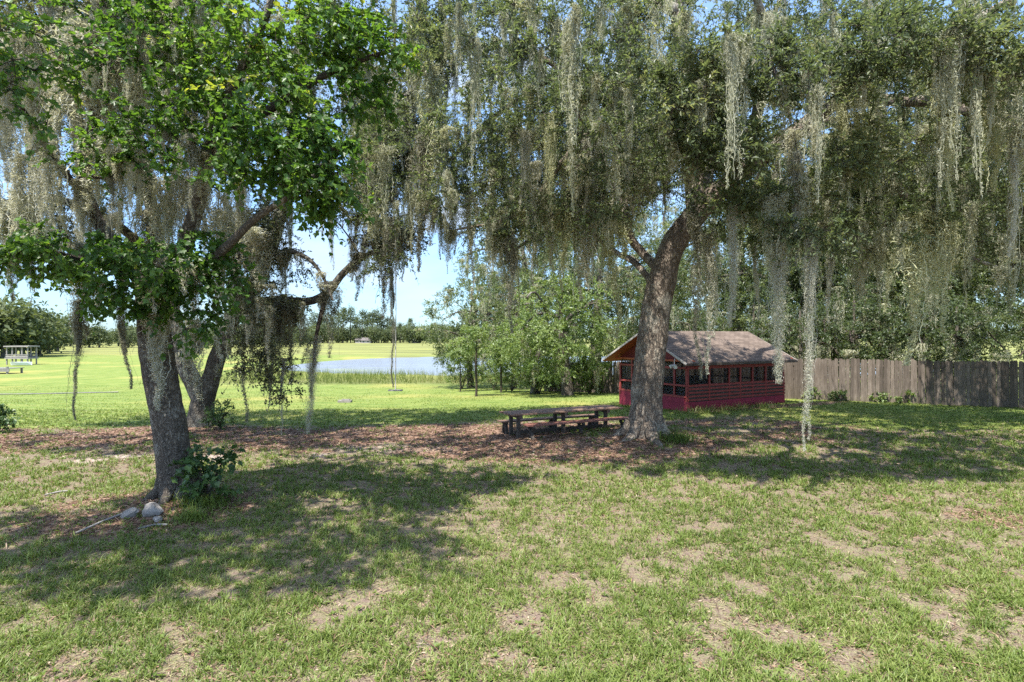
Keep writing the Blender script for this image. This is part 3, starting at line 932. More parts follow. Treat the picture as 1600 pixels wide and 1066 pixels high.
# ------------------------------------------------------------------ the broadleaf tree in front on the left
def make_broadleaf():
    base = np.array([TREE_B[0], TREE_B[1], float(gz(*TREE_B))])
    sk = Skel(.0055, .46)
    tr = [P(283, 796, 9.65), P(279, 765, 9.65), P(272, 715, 9.65), P(263, 655, 9.65), P(253, 595, 9.65), P(245, 540, 9.65), P(238, 490, 9.6), P(222, 440, 9.6),
          P(185, 392, 9.5), P(148, 335, 9.4), P(132, 275, 9.35), P(145, 190, 9.3), P(156, 80, 9.2), P(160, -60, 9.1), P(165, -220, 9)]
    rad = [.345, .30, .272, .262, .262, .265, .245, .15, .105, .095, .09, .085, .075, .07, .04]
    arc = np.concatenate([[0], np.cumsum([np.linalg.norm(tr[i + 1] - tr[i]) for i in range(len(tr) - 1)])])
    sk.limb(tr, np.interp(np.linspace(0, 1, 70), arc / arc[-1], rad), .1, .06, trunk_free=3.3)
    L = sk.limb
    L([P(240, 500, 9.6), P(268, 440, 9.5), P(300, 350, 9.2), P(330, 230, 8.8), P(370, 120, 8.4), P(420, 20, 8.1), P(450, -100, 8)], [.19, .13, .10, .075, .05, .03], .15, .15)
    L([P(268, 440, 9.5), P(330, 405, 9), P(410, 340, 8.4), P(490, 280, 7.9), P(530, 270, 7.6)], [.09, .07, .045, .02], .15, .12)
    L([P(222, 440, 9.6), P(150, 415, 9), P(80, 395, 8.3), P(10, 390, 7.9)], [.07, .055, .03], .15, .12)
    L([P(148, 335, 9.4), P(95, 260, 8.9), P(40, 180, 7.8), P(-10, 110, 6.9)], [.055, .045, .03, .018], .15, .12)
    L([P(330, 230, 8.8), P(420, 170, 8.1), P(520, 110, 7.9), P(610, 80, 8)], [.08, .06, .03], .15, .12)
    L([P(156, 80, 9.2), P(240, 20, 8.6), P(330, -40, 8)], [.06, .045, .02], .15, .12)
    U = 'foreground tree'
    ms = [
        moss_px(150, 40, 330, 110, 9.0, CSIL, 'big pale moss mass hanging around the upper stem of the foreground tree', None),
        moss_px(250, 440, 640, 60, 9.25, CSIL, 'pale moss clinging to the fork of the foreground trunk', None),
        moss_px(120, 380, 545, 60, 9.0, CDRK, 'dark moss curtain hanging left of the foreground trunk over the far lawn', None),
        moss_px(122, 470, 655, 22, 9.0, CDRK, 'thin dark moss string with a pale tip left of the foreground trunk', None, True),
        moss_px(187, 430, 610, 26, 9.1, CDRK, 'dark moss tail hanging right beside the foreground trunk', None, True),
        moss_px(30, 240, 400, 60, 8.8, CGRY, 'grey moss curtain at the outer left of the foreground tree', None),
        moss_px(80, 180, 420, 70, 9.2, CGRY, 'grey moss curtain under the left limb of the foreground tree', None),
        moss_px(95, 60, 240, 60, 8.8, CSIL, 'pale moss mass high at the left between leaf sprays', None),
        moss_px(225, 20, 200, 70, 9.1, CSIL, 'pale moss mass high right of the upper stem', None),
        moss_px(18, 60, 250, 60, 8.6, CSIL, 'pale moss sheet hanging highest at the outer left under the leaf sprays', None),
        moss_px(58, 110, 330, 60, 8.9, CGRY, 'long grey moss sheet behind the steep left limb', None),
        moss_px(-8, 150, 380, 60, 8.9, CGRY, 'grey moss sheet cut off by the left edge of the view', None),
        moss_px(20, 380, 470, 30, 8.3, CDRK, 'dark thin moss hanging below the lowest leaves at the far left', None),
        moss_px(300, 430, 560, 40, 9.3, CSIL, 'pale moss beard just right of the trunk fork', None),
        moss_px(200, 90, 330, 80, 9.3, CGRY, 'grey moss mass right of the peeling upper stem', None),
        moss_px(270, 280, 460, 60, 9.5, CGRY, 'grey moss column above the trunk fork of the foreground tree', None),
        moss_px(345, 300, 560, 60, 9.6, CSIL, 'long pale moss column right of the foreground trunk fork', None),
    ]
    sk.attach([m[0] for m in ms], .2, .1, .06)
    pads = [(60, 80, 7.0, 90, 80, 26), (40, 140, 6.4, 60, 45, 14), (110, 390, 8.2, 100, 40, 34), (205, 425, 8.5, 110, 45, 44), (50, 400, 7.9, 60, 35, 22),
            (325, 430, 8.9, 60, 55, 30), (290, 395, 9.0, 80, 50, 26), (225, 470, 9.0, 70, 30, 20), (230, 215, 8.6, 90, 60, 36), (330, 160, 8.3, 110, 70, 52),
            (430, 190, 7.7, 105, 85, 60), (480, 255, 7.6, 75, 60, 40), (370, 265, 8.0, 120, 45, 46), (490, 300, 7.7, 65, 35, 26), (300, 60, 8.3, 130, 55, 44),
            (450, 60, 7.9, 130, 65, 56), (560, 75, 8.1, 80, 70, 40), (200, 10, 8.6, 110, 40, 26), (560, 160, 8.2, 45, 45, 18), (615, 100, 8.4, 30, 45, 10),
            (330, -90, 8.4, 250, 70, 70), (520, -80, 8.2, 120, 60, 30), (150, -100, 8.8, 130, 60, 24), (290, 500, 8.9, 40, 25, 8), (150, 250, 8.7, 50, 25, 8)]
    cs = []
    for (x, y, d, rx, ry, n) in pads:
        cs.append(ellip(int(n * .66), P(x, y, d), (rx / F * d * 1.08, .6, ry / F * d * 1.08)))
    # the side of the crown away from the lake view, behind and above
    cs.append(ellip(70, (-5.2, 10.8, 8.2), (2.8, 1.6, 2.6)))
    cs.append(ellip(430, (-7.0, 4.2, 9.0), (4.6, 1.9, 1.0)))  # overhead leaves out of view, added so their shadow falls on the left foreground
    cs = np.concatenate(cs)
    cs = cs[np.argsort(np.linalg.norm(cs - P(240, 400, 9.5), axis=1))]
    sk.attach(cs, .25, .1, .12)
    trunk, limbs, leaf = MB(), MB(), MB()
    sk.mesh(trunk, limbs, ridge=.17, sides=56)
    for k, a in enumerate(np.linspace(0, 6.28, 7)[:-1] + .5):
        d = np.array([math.cos(a), math.sin(a), 0])
        q = [base + d * .20 + [0, 0, .34], base + d * .31 + [0, 0, .11], base + d * .44 + [0, 0, -.01], base + d * .6 + [0, 0, -.14]]
        c = catmull(q, .06)
        trunk.tube(c, np.linspace(.13, .04, len(c)), 10, ridge=.2, seed=k)
    out = nrm(cs - P(250, 330, 9.6) + np.array([0, 0, .6]))
    tc = np.clip(.45 + .3 * (noise3(cs * .9, 19) - .5) * 2 + rng.normal(size=len(cs)) * .1 + .5 * (rng.uniform(size=len(cs)) < .03), 0, 1)
    sprays(leaf, limbs, cs, out, np.where(cs[:, 1] < 7.2, 1.35, 1.0) * rng.uniform(.26, .46, len(cs)), 6, 8, .082, .078, 'lobed', .3, .45, tc, tsd=.17)
    t = empty('broadleaf_tree', base, 'dark trunked tree with bright lobed leaves and pale stones at its foot', 'tree')
    trunk.build('trunk', M['dark_bark'], t, base)
    limbs.build('branches', M['twig'], t, base)
    leaf.build('crown', M['broad_leaf'], t, base)
    for m in ms:
        hang(m[0], m[1], m[2], m[3], m[4], m[5], m[6][rng.integers(len(m[6]))])
    idx = np.where((sk.r[:sk.n] < .12) & (sk.r[:sk.n] > .007))[0]; rng.shuffle(idx)
    got = []
    for i in idx:
        p = sk.pos[i]; x, y = proj(p); x, y = x[0], y[0]
        if y > 330 or y < -60 or x > 380 or x < -60: continue
        if got and np.min(np.linalg.norm(np.array(got) - p, axis=1)) < .24: continue
        got.append(p)
        hang(p, rng.uniform(.4, 1.4), rng.uniform(.7, 1.4), np.array(CSIL) * rng.uniform(.7, 1.05), 'pale grey moss clump hanging among the bright lobed leaves', 'moss clumps in the foreground tree')
        if len(got) >= 37: break
    b = MB()
    sel = rng.choice(np.where(sk.r[:sk.n] < .1)[0], 110, replace=False)
    q = sk.pos[sel]; x, y = proj(q); q = q[(x < 330) & (y < 470)]
    wisps(q, rng.uniform(.2, .6, len(q)), b, .8)
    o = b.build('moss_wisps', M['moss']); o.color = (.60, .585, .49, 1)
    tag(o, 'short pale moss wisps on the twigs of the foreground tree', 'moss', None, 'stuff')
    return base


make_broadleaf()


# ------------------------------------------------------------------ the forked oak behind it
def make_forked():
    base = np.array([TREE_C[0], TREE_C[1], float(gz(*TREE_C))])
    sk = Skel(.006, .45)
    tr = [P(314, 672, 18), P(314, 650, 18), P(318, 622, 18), P(330, 590, 18), P(346, 545, 18), P(366, 500, 17.9), P(390, 460, 17.8), P(420, 400, 17.5), P(440, 330, 17.2), P(452, 240, 17), P(462, 110, 17), P(470, -40, 17)]
    rad = [.47, .38, .34, .27, .25, .235, .215, .22, .18, .14, .09, .05]
    arc = np.concatenate([[0], np.cumsum([np.linalg.norm(tr[i + 1] - tr[i]) for i in range(len(tr) - 1)])])
    sk.limb(tr, np.interp(np.linspace(0, 1, 60), arc / arc[-1], rad), .14, .12, trunk_free=2.6)
    L = sk.limb
    L([P(316, 630, 18), P(300, 595, 18.1), P(286, 560, 18.1), P(272, 500, 18.2), P(252, 410, 18.4), P(232, 290, 18.6), P(205, 160, 19), P(190, 10, 19)], [.28, .25, .22, .17, .11, .06], .16, .2)
    L([P(378, 480, 17.8), P(430, 470, 17.6), P(480, 470, 17.4), P(514, 456, 17.3), P(532, 434, 17.3), P(556, 412, 17.3), P(588, 394, 17.2), P(628, 376, 17.4)], [.155, .14, .13, .115, .09, .05], .16, .10)
    L([P(514, 456, 17.3), P(500, 492, 17.1), P(491, 540, 17), P(489, 575, 17)], [.08, .07, .055, .035], .15, .1)
    L([P(410, 420, 17.5), P(440, 395, 17), P(475, 400, 16.7), P(505, 432, 16.5), P(520, 470, 16.4)], [.10, .08, .055, .03], .15, .12)
    L([P(430, 365, 17.3), P(392, 372, 16.6), P(372, 400, 16), P(362, 440, 15.8)], [.08, .06, .03], .15, .12)
    L([P(252, 410, 18.4), P(170, 345, 17.6), P(80, 312, 17), P(10, 318, 16.6), P(-70, 330, 16.4)], [.15, .13, .11, .06], .16, .2)
    L([P(440, 330, 17.2), P(510, 260, 16.6), P(580, 190, 16.2), P(650, 130, 16)], [.12, .09, .05], .16, .25)
    L([P(232, 290, 18.6), P(140, 200, 18), P(50, 120, 17.5), P(-60, 60, 17)], [.12, .09, .05], .16, .25)
    L([P(232, 290, 18.6), P(200, 180, 16.5), P(120, 90, 14.2), P(40, 40, 12.4)], [.11, .09, .07, .03], .16, .25)
    L([P(205, 160, 19), P(290, 60, 18.5), P(380, -20, 18)], [.09, .07, .04], .16, .25)
    ms = [
        moss_px(488, 545, 690, 24, 17, CGRY, 'shaggy moss covered hanging branch in front of the lake, its tip near the litter', None, True),
        moss_px(512, 440, 560, 40, 17.1, CDRK, 'dark moss skirt on the elbow of the forked oak limb', None),
        moss_px(455, 475, 600, 50, 17, CDRK, 'dark moss curtain under the level limb of the forked oak', None),
        moss_px(420, 480, 610, 46, 16.9, CDRK, 'dark ragged moss left of the curtain under the level limb', None),
        moss_px(385, 490, 660, 44, 16.6, CDRK, 'very dark bushy moss clump hanging beside the right fork stem', None),
        moss_px(442, 560, 680, 10, 16.5, CSIL, 'thin pale moss thread hanging low in front of the mown lawn', None, True),
        moss_px(425, 540, 640, 14, 16.8, CGRY, 'short grey moss tail hanging near the thin pale thread', None, True),
        moss_px(350, 330, 520, 60, 16.5, CSIL, 'pale moss column in front of the right fork stem', None),
        moss_px(405, 360, 470, 60, 16, CGRY, 'grey moss sheet draped over the arched limb of the forked oak', None),
        moss_px(300, 500, 640, 60, 17.6, CGRY, 'moss beard in the crotch of the forked oak', None),
        moss_px(560, 395, 470, 40, 17, CDRK, 'dark moss fringe under the rising limb against the sky', None),
        moss_px(15, 318, 420, 50, 16.5, CGRY, 'grey moss sheet hanging from the far left limb of the forked oak', None),
        moss_px(230, 330, 480, 60, 18.2, CDRK, 'dark moss behind the foreground trunk top', None),
    ]
    sk.attach([m[0] for m in ms], .2, .08, .06)
    cs = np.concatenate([ellip(520, (-10.5, 12.2, 9.4), (6.0, 2.4, 1.7)), ellip(200, P(140, 130, 15), (3.6, 1.6, 2.6)), ellip(1250, P(300, 150, 17.5), (7.8, 3.2, 4.8)), ellip(160, P(40, 200, 16), (2.4, 1.2, 2.4)), ellip(60, P(420, 470, 16.2), (1.4, .8, .9)), ellip(34, P(390, 550, 16.3), (.8, .6, .8)), ellip(150, P(550, 310, 16.8), (2.0, 1.2, 1.3)), ellip(70, P(610, 372, 17.2), (1.0, .8, .5)), ellip(420, P(590, 90, 16.5), (2.6, 1.4, 2.4)), ellip(150, P(430, 370, 17), (1.8, 1.2, 1.1)), ellip(110, P(80, 360, 17), (2.4, 1.0, 1.0)), ellip(22, P(440, 580, 16.4), (.7, .6, .7))])
    x, y = proj(cs)
    keep = (y < np.interp(x, [-100, 60, 330, 345, 470, 490, 640], [410, 420, 430, 620, 620, 405, 400])) & (noise3(cs * .5, 15) > .37) & (x < 660)
    cs = cs[keep]
    cs = cs[np.argsort(np.linalg.norm(cs - P(350, 400, 17.6), axis=1))]
    sk.attach(cs, .3, .08, .12)
    trunk, limbs, leaf = MB(), MB(), MB()
    sk.mesh(trunk, limbs, ridge=.14, sides=36)
    out = nrm(cs - P(330, 300, 17.8) + np.array([0, 0, .8]))
    tc = np.clip(.42 + .3 * (noise3(cs * .7, 29) - .5) * 2 + rng.normal(size=len(cs)) * .1, 0, 1)
    sprays(leaf, limbs, cs, out, rng.uniform(.35, .65, len(cs)), 6, 12, .085, .042, 'oak', .25, .1, tc)
    t = empty('forked_oak', base, 'low forked oak with moss covered stems standing behind the dark foreground trunk', 'tree')
    trunk.build('trunk', M['grey_bark'], t, base)
    limbs.build('branches', M['twig'], t, base)
    leaf.build('crown', M['grey_leaf'], t, base)
    for m in ms:
        hang(m[0], m[1], m[2], m[3], m[4], m[5], m[6][rng.integers(len(m[6]))])
    idx = np.where((sk.r[:sk.n] < .16) & (sk.r[:sk.n] > .007))[0]; rng.shuffle(idx)
    got = []
    for i in idx:
        p = sk.pos[i]; x, y = proj(p); x, y = x[0], y[0]
        if y > 480 or y < -60 or x > 650 or x < -60: continue
        if got and np.min(np.linalg.norm(np.array(got) - p, axis=1)) < .38: continue
        got.append(p)
        low = np.interp(x, [0, 330, 345, 470, 490, 650], [440, 470, 590, 590, 440, 440])
        Lh = min(rng.uniform(.8, 2.6), (low - y) / F * p[1])
        if Lh < .35: continue
        hang(p, Lh, rng.uniform(.9, 1.9), np.array(CGRY) * rng.uniform(.6, 1.25), 'grey moss clump hanging from the thin branches of the forked oak', 'moss clumps in the forked oak')
        if len(got) >= 70: break
    b = MB()
    sel = rng.choice(np.where(sk.r[:sk.n] < .1)[0], 330, replace=False)
    q = sk.pos[sel]; x, y = proj(q); q = q[y < 560]
    wisps(q, rng.uniform(.25, .8, len(q)), b, 1.2)
    sel = rng.choice(np.where((sk.r[:sk.n] < .1))[0], 600, replace=False)
    q = sk.pos[sel]; x, y = proj(q)
    lw = np.interp(x, [-60, 330, 345, 470, 490, 660], [430, 440, 570, 570, 410, 410])
    k = (y < lw - 30) & (y > -60) & (x < 670); q = q[k][:210]; lw = lw[k][:210]; y = y[k][:210]
    wisps(q, np.minimum(rng.uniform(.6, 2.4, len(q)), (lw - y) / F * q[:, 1]), b, 1.1, MOSS_BIG)
    # moss growing over the stems
    st = np.where((sk.r[:sk.n] > .12))[0]
    q = sk.pos[rng.choice(st, 120)]; q = q + nrm(rng.normal(size=q.shape) * [1, 1, .2]) * .26
    q = q[q[:, 2] > .7]
    wisps(q, rng.uniform(.2, .5, len(q)), b, .9)
    o = b.build('moss_wisps', M['moss']); o.color = (.49, .48, .39, 1)
    tag(o, 'grey moss wisps on the stems and twigs of the forked oak', 'moss', None, 'stuff')


make_forked()


# ------------------------------------------------------------------ background trees
def bg_proto(name, seed, H, crown_c, crown_r, n, mat, leafL, leafW, R=.8, T=7, K=10, trunk_r=.32, low=1.5, lean=0, bark='dark_bark', moss=40, shape='oak', limbs_n=6, thr=.38, tint=.45):
    """one tree standing at the origin: trunk, branches, crown"""
    global rng
    keep_rng = rng; rng = np.random.default_rng(seed)
    sk = Skel(.010, .45)
    cc = np.asarray(crown_c, float)
    top = cc + [0, 0, crown_r[2] * .6]
    sk.limb([(0, 0, -.3), (0, 0, .5), (lean * .3, .1, cc[2] * .45), (cc[0] * .7, cc[1] * .7, cc[2]), top], [trunk_r * 1.4, trunk_r, trunk_r * .8, trunk_r * .5, .05], .3, .3, trunk_free=low)
    for k in range(limbs_n):
        a = k * 2.4 + rng.uniform(0, 1); h = rng.uniform(.35, .8)
        s = np.array([0, 0, 0]) + sk.pos[int(sk.n * h * .8)]
        e = cc + np.array([math.cos(a) * crown_r[0] * .8, math.sin(a) * crown_r[1] * .8, rng.uniform(-.5, .5) * crown_r[2]])
        sk.limb([s, s * .45 + e * .55 + [0, 0, .6], e], [trunk_r * .45, trunk_r * .25, .04], .3, .4)
    c = ellip(n, cc, crown_r)
    c = c[(noise3(c * .5 + seed, 3) > thr) & (c[:, 2] > low)]
    c = c[np.argsort(np.linalg.norm(c - cc, axis=1))]
    sk.attach(c, .5, .08, .12)
    tr, lb, lf = MB(), MB(), MB()
    sk.mesh(tr, lb, ridge=.12, sides=18)
    out = nrm(c - cc + np.array([0, 0, .6]))
    tc = np.clip(tint + .4 * (noise3(c * .6, seed) - .5) * 2 + rng.normal(size=len(c)) * .1, 0, 1)
    sprays(lf, None, c, out, rng.uniform(.6, 1.1, len(c)) * R, T, K, leafL, leafW, shape, .25, .1, tc)
    e = bpy.data.objects.new(name, None)
    parts = [('trunk', tr, M[bark]), ('branches', lb, M['twig']), ('crown', lf, M[mat])]
    me = []
    for nm, b, m in parts:
        x = b.mesh(nm); x.materials.append(m); me.append((nm, x))
    if moss:
        b = MB()
        sel = rng.choice(np.where(sk.r[:sk.n] < .12)[0], moss)
        wisps(sk.pos[sel], rng.uniform(.5, 1.7, len(sel)), b, 2.2)
        x = b.mesh('moss_curtain'); x.materials.append(M['moss']); me.append(('moss_curtain', x))
    rng = keep_rng
    return name, me


def plant_tree(proto, x, y, label, group=None, rot=0, sc=1.0, cat='tree', z=None):
    name, me = proto
    zz = float(gz(x, y)) if z is None else z
    t = empty(name, (x, y, zz), label, cat, group)
    t.rotation_euler = (0, 0, rot); t.scale = (sc, sc, sc)
    for nm, m in me:
        o = bpy.data.objects.new(nm, m); COL.objects.link(o); o.parent = t
        if nm == 'moss_curtain':
            o['kind'] = 'stuff'; o.color = (.50, .495, .37, 1)
    return t


oak1 = bg_proto('mossy_oak', 1, 15, (0.5, 0, 8.2), (6.2, 5.8, 6.2), 620, 'back_leaf', .15, .075, 1.0, 8, 13, .42, 1.9, .5, moss=120)
oak2 = bg_proto('mossy_oak', 2, 17, (-.8, .4, 9.5), (6.0, 6.0, 7.2), 640, 'back_leaf', .16, .075, 1.0, 8, 13, .45, 2.2, -.5, moss=120, tint=.38)
oak3 = bg_proto('lakeside_oak', 3, 9, (0, 0, 5.0), (4.4, 4.0, 3.9), 330, 'back_leaf', .14, .075, .85, 8, 12, .25, 1.2, .3, moss=50, tint=.5)
light1 = bg_proto('light_green_tree', 4, 6.5, (-.4, -.5, 3.5), (3.3, 2.6, 2.7), 330, 'light_leaf', .13, .07, .6, 7, 12, .25, .7, .2, moss=10, tint=.45)
und1 = bg_proto('understory_tree', 5, 5, (0, 0, 2.8), (2.6, 2.2, 2.5), 230, 'back_leaf', .11, .055, .55, 7, 12, .12, .3, .1, moss=16, tint=.35, limbs_n=4)


def at(px, d):
    return (px - CX) / F * d, d


# mossy oaks beyond the fence and behind the cabin
spec = [
    (oak1, 1150, 41, 0.3, 1.05, 'mossy oak directly behind the red cabin roof'),
    (oak2, 1262, 36, 1.2, 1.0, 'mossy oak rising behind the gap between cabin and fence'),
    (oak1, 1385, 35, 2.2, 1.0, 'dark mossy oak behind the middle of the fence'),
    (oak2, 1500, 36, 3.3, 1.05, 'mossy oak behind the sunlit stretch of fence'),
    (oak1, 1650, 31, 4.1, 1.0, 'mossy oak behind the far right end of the fence'),
    (oak2, 1040, 50, 5.0, 1.1, 'tall oak far behind the leaning oak trunk'),
    (oak1, 930, 47, 5.7, 1.1, 'tall oak behind the gable side of the cabin'),
    (oak2, 830, 52, .8, 1.05, 'tall oak behind the bright green tree near the lake'),
    (oak1, 1310, 56, 1.9, 1.25, 'distant tall oak filling the gap above the fence corner'),
    (oak2, 1440, 58, 2.9, 1.2, 'distant tall oak above the middle of the fence'),
]
for pr, px, d, rot, sc, lb in spec:
    x, y = at(px, d)
    plant_tree(pr, x, y, lb, 'mossy oaks behind the fence and cabin', rot, sc)
plant_tree(oak2, 19.6, 16.6, 'mossy oak whose crown reaches in from beyond the right end of the yard', 'mossy oaks behind the fence and cabin', 2.0, .85)
x, y = at(735, 46)
plant_tree(oak3, x, y, 'rounded dark oak on the lake shore, left of the bright green tree', None, .4, .95)
x, y = at(805, 43)
plant_tree(oak3, x, y, 'dark oak between the lake shore and the bright green tree', None, 2.4, 1.0)
x, y = at(886, 32.5)
plant_tree(light1, x, y, 'bright green spreading tree in front of the old fence, left of the cabin', None, .2, 1.1)
x, y = at(835, 35)
plant_tree(light1, x, y, 'bright green bushy tree, left neighbour of the spreading one by the fence', None, 2.6, .85)
for px, d, rot, sc, lb in [(1255, 30, .2, 1.0, 'dark understory tree just behind the fence corner by the cabin'), (1335, 29, 1.4, 1.1, 'leafy understory tree showing over the left part of the fence'),
                           (1420, 28.5, 2.4, 1.15, 'understory tree showing over the middle of the fence'), (1490, 27.5, 3.6, 1.0, 'dark shiny understory tree left of the gap in the trees'),
                           (1640, 27, 4.4, 1.1, 'understory tree at the end of the fence'), (1180, 34, 5.2, 1.2, 'understory tree peeping over the cabin ridge'),
                           (1090, 36, .9, 1.2, 'understory tree behind the leaning trunk and cabin gable')]:
    x, y = at(px, d)
    plant_tree(und1, x, y, lb, 'understory trees behind the fence', rot, sc)


def make_sapling(px, d, h, rx, label, seed, stem_r=.045, lean=.0):
    g = np.random.default_rng(seed)
    x, y = at(px, d); z = float(gz(x, y)); base = np.array([x, y, z])
    sk = Skel(.005, .4)
    sk.limb([base - [0, 0, .1], base + [0, 0, h * .4], base + [lean, .1, h]], [stem_r, stem_r * .9, .012], .2, .08, trunk_free=h * .5)
    c = ellip(46, base + [0, 0, h * .86], (rx, rx, h * .24))
    sk.attach(c, .3, .1, .1)
    tr, lb, lf = MB(), MB(), MB()
    sk.mesh(tr, lb, ridge=.1, sides=10)
    sprays(lf, None, c, nrm(c - base - [0, 0, h * .8]), .42, 6, 11, .12, .07, 'oak', .3, .2, np.clip(.6 + g.normal(size=len(c)) * .2, 0, 1))
    t = empty('sapling', base, label, 'sapling', 'saplings by the lawn edge')
    tr.build('trunk', M['twig'], t, base)
    if lb.v: lb.build('branches', M['twig'], t, base)
    lf.build('crown', M['light_leaf'], t, base)


make_sapling(744, 33.5, 3.9, 1.1, 'slim sapling with straight dark stem and light green top on the lawn', 1, .075)
make_sapling(783, 37, 3.2, .9, 'shorter dark stemmed sapling beside the spreading bright tree', 2, .07)
make_sapling(719, 40, 3.4, .8, 'thin sapling left of the straight dark stemmed one, by the bright bush', 3, .05)


def make_shrub(name, base, r, n, label, mat, leafL, leafW, shape='oak', R=.25, T=5, K=8, stems=7, seed=0, hang_=.1, cat='shrub', group=None, tint=.5, bias=0.45):
    base = np.asarray(base, float)
    sk = Skel(.0035, .45)
    for k in range(stems):
        a = k * 2.4 + seed; q = base + np.array([math.cos(a) * r[0] * .5, math.sin(a) * r[1] * .5, r[2] * 1.2])
        sk.limb([base - [0, 0, .05], base * .6 + q * .4 + [0, 0, .15], q], [.022, .015, .007], .1, .06, trunk_free=.15)
        if k == 0: pass
    c = ellip(n, base + [0, 0, r[2] * (1 + bias * .2)], r); c = c[c[:, 2] > base[2] + .06]
    sk.attach(c, .15, .1, .1)
    st, lf = MB(), MB()
    sk.mesh(st, st, ridge=0.05, sides=6)
    sprays(lf, None, c, nrm(c - base), R, T, K, leafL, leafW, shape, .25, hang_, np.clip(tint + rng.normal(size=len(c)) * .18, 0, 1))
    t = empty(name, base, label, cat, group)
    st.build('stems', M['twig'], t, base)
    lf.build('foliage', M[mat], t, base)
    return t


def gp(px, py=None, d=None):
    x, y = at(px, d)
    return (x, y, float(gz(x, y)))


make_shrub('lakeside_bush', gp(722, d=44), (1.9, 1.2, 1.7), 90, 'bright green rounded bush at the lake edge under the dark oak', 'light_leaf', .13, .06, R=.5, T=6, K=10, tint=.55)
for px, d, rr, lb in ((800, 38, (1.5, 1.0, 1.3), 'light green bush at the lawn end below the dark lakeside oak'), (842, 34.5, (1.5, 1.0, 1.0), 'low bright bush in front of the spreading green tree trunk'),
                      (921, 33, (1.3, .9, 1.0), 'green bush against the old fence left of the cabin'), (862, 37, (1.6, 1.0, 1.7), 'leafy bush behind the spreading bright green tree'), (772, 41, (1.3, .9, 1.0), 'small green bush by the shorter dark stemmed sapling')):
    make_shrub('bush', gp(px, d=d), rr, 70, lb, 'light_leaf', .12, .065, R=.45, T=6, K=9, tint=.4, group='bushes at the end of the lawn')
make_shrub('young_shrub', gp(326, d=9.35), (.46, .40, .46), 26, 'broad leaved young shrub growing against the foot of the dark foreground trunk', 'shrub_leaf', .105, .095, 'lobed', R=.24, T=4, K=5, stems=4, hang_=.3, tint=.3)
make_shrub('leafy_bush', gp(-6, d=17.2), (.58, .5, .38), 40, 'small dark leafy bush at the left end of the shaded litter', 'shrub_leaf', .10, .06, R=.22, T=5, K=7, tint=.25)
make_shrub('small_shrub', gp(344, d=17.4), (.5, .4, .42), 34, 'small upright shrub at the foot of the forked oak', 'shrub_leaf', .07, .04, R=.22, T=5, K=8, tint=.35)
for k, (px, d, s) in enumerate([(1415, 24.2, .32), (1375, 24.6, .25), (1310, 25.2, .28), (1270, 25.8, .3)]):
    make_shrub('fence_weed', gp(px, d=d), (s * 1.3, s * .8, s * .8), 12, ['bright weed against the middle of the fence', 'small weed left of the bright one at the fence', 'low weed at the fence near the long pale moss strand', 'weed clump at the fence corner beside the cabin'][k], 'light_leaf', .12, .07, R=.2, T=4, K=6, stems=3, cat='weed', group='weeds along the fence')


# ------------------------------------------------------------------ far trees
def far_proto(name, seed, pine):
    g = np.random.default_rng(seed)
    tr, lf = MB(), MB()
    if pine:
        H = 14.0
        tr.tube([(0, 0, -.3), (.1, 0, H * .5), (0, .1, H)], [.28, .2, .06], 6)
        c = np.column_stack([g.normal(size=(46, 2)) * 1.5, g.uniform(H * .62, H * 1.02, 46)])
        c[:, :2] *= (1.25 - (c[:, 2:3] - H * .62) / (H * .5))
        R, n = 1.0, 16; L = .75; W = .34
    else:
        H = 9.0
        tr.tube([(0, 0, -.3), (.2, .1, H * .4), (0, 0, H * .7)], [.4, .3, .1], 6)
        c = np.column_stack([g.normal(size=(95, 2)) * 2.0, np.abs(g.normal(size=95)) * 2.0])
        c = nrm(g.normal(size=(95, 3))) * g.uniform(.45, 1, (95, 1)) * [4.2, 4.2, 4.2] + [0, 0, H * .52]
        c = c[c[:, 2] > .3]
        R, n = 1.3, 16; L = .8; W = .5
    N = len(c)
    p = (c[:, None, :] + g.normal(size=(N, n, 3)) * R * .55).reshape(-1, 3)
    d = nrm(g.normal(size=p.shape)); nn = nrm(g.normal(size=p.shape) * .6 + [0, 0, 1])
    tint = np.repeat(np.clip(.45 + g.normal(size=N) * .25, 0, 1), n) + g.normal(size=N * n) * .1
    add_leaves(lf, p, d, nn, L * g.uniform(.6, 1.3, len(p)), W * g.uniform(.6, 1.3, len(p)), tint)
    me = []
    for nm, b, m in (('trunk', tr, M['grey_bark']), ('crown', lf, M['far_leaf'])):
        x = b.mesh(nm); x.materials.append(m); me.append((nm, x))
    return name, me


pines = [far_proto('pine_tree', 10 + k, True) for k in range(3)]
rounds = [far_proto('far_tree', 20 + k, False) for k in range(4)]
# across the lake
k = 0
for px in list(np.arange(-60, 1640, 13.0)) + list(np.arange(320, 720, 9.0)):
    d = rng.uniform(332, 400)
    if px > 830 and px % 3 < 1: continue
    x, y = at(px + rng.uniform(-5, 5), d)
    plant_tree(rounds[k % 4], x, y, 'round dark tree in the far treeline across the lake', 'far trees across the lake', rng.uniform(0, 6), rng.uniform(.85, 1.4)); k += 1
for px, d, sc in [(503, 350, .95), (536, 345, 1.2), (548, 350, 1.25), (566, 345, 1.12), (582, 345, 1.05), (596, 350, .95), (612, 350, .8), (470, 350, 1.0), (440, 355, 1.05), (626, 355, .7), (520, 352, .9), (557, 356, .9), (400, 350, 1.0), (360, 350, .9), (511, 352, 1.0), (529, 348, 1.1), (574, 350, 1.0), (589, 347, 1.15), (605, 352, .9), (640, 350, .85), (490, 350, 1.05)]:
    x, y = at(px, d)
    plant_tree(pines[k % 3], x, y, 'tall thin pine standing above the far treeline across the lake', 'tall pines across the lake', rng.uniform(0, 6), sc * 1.22); k += 1
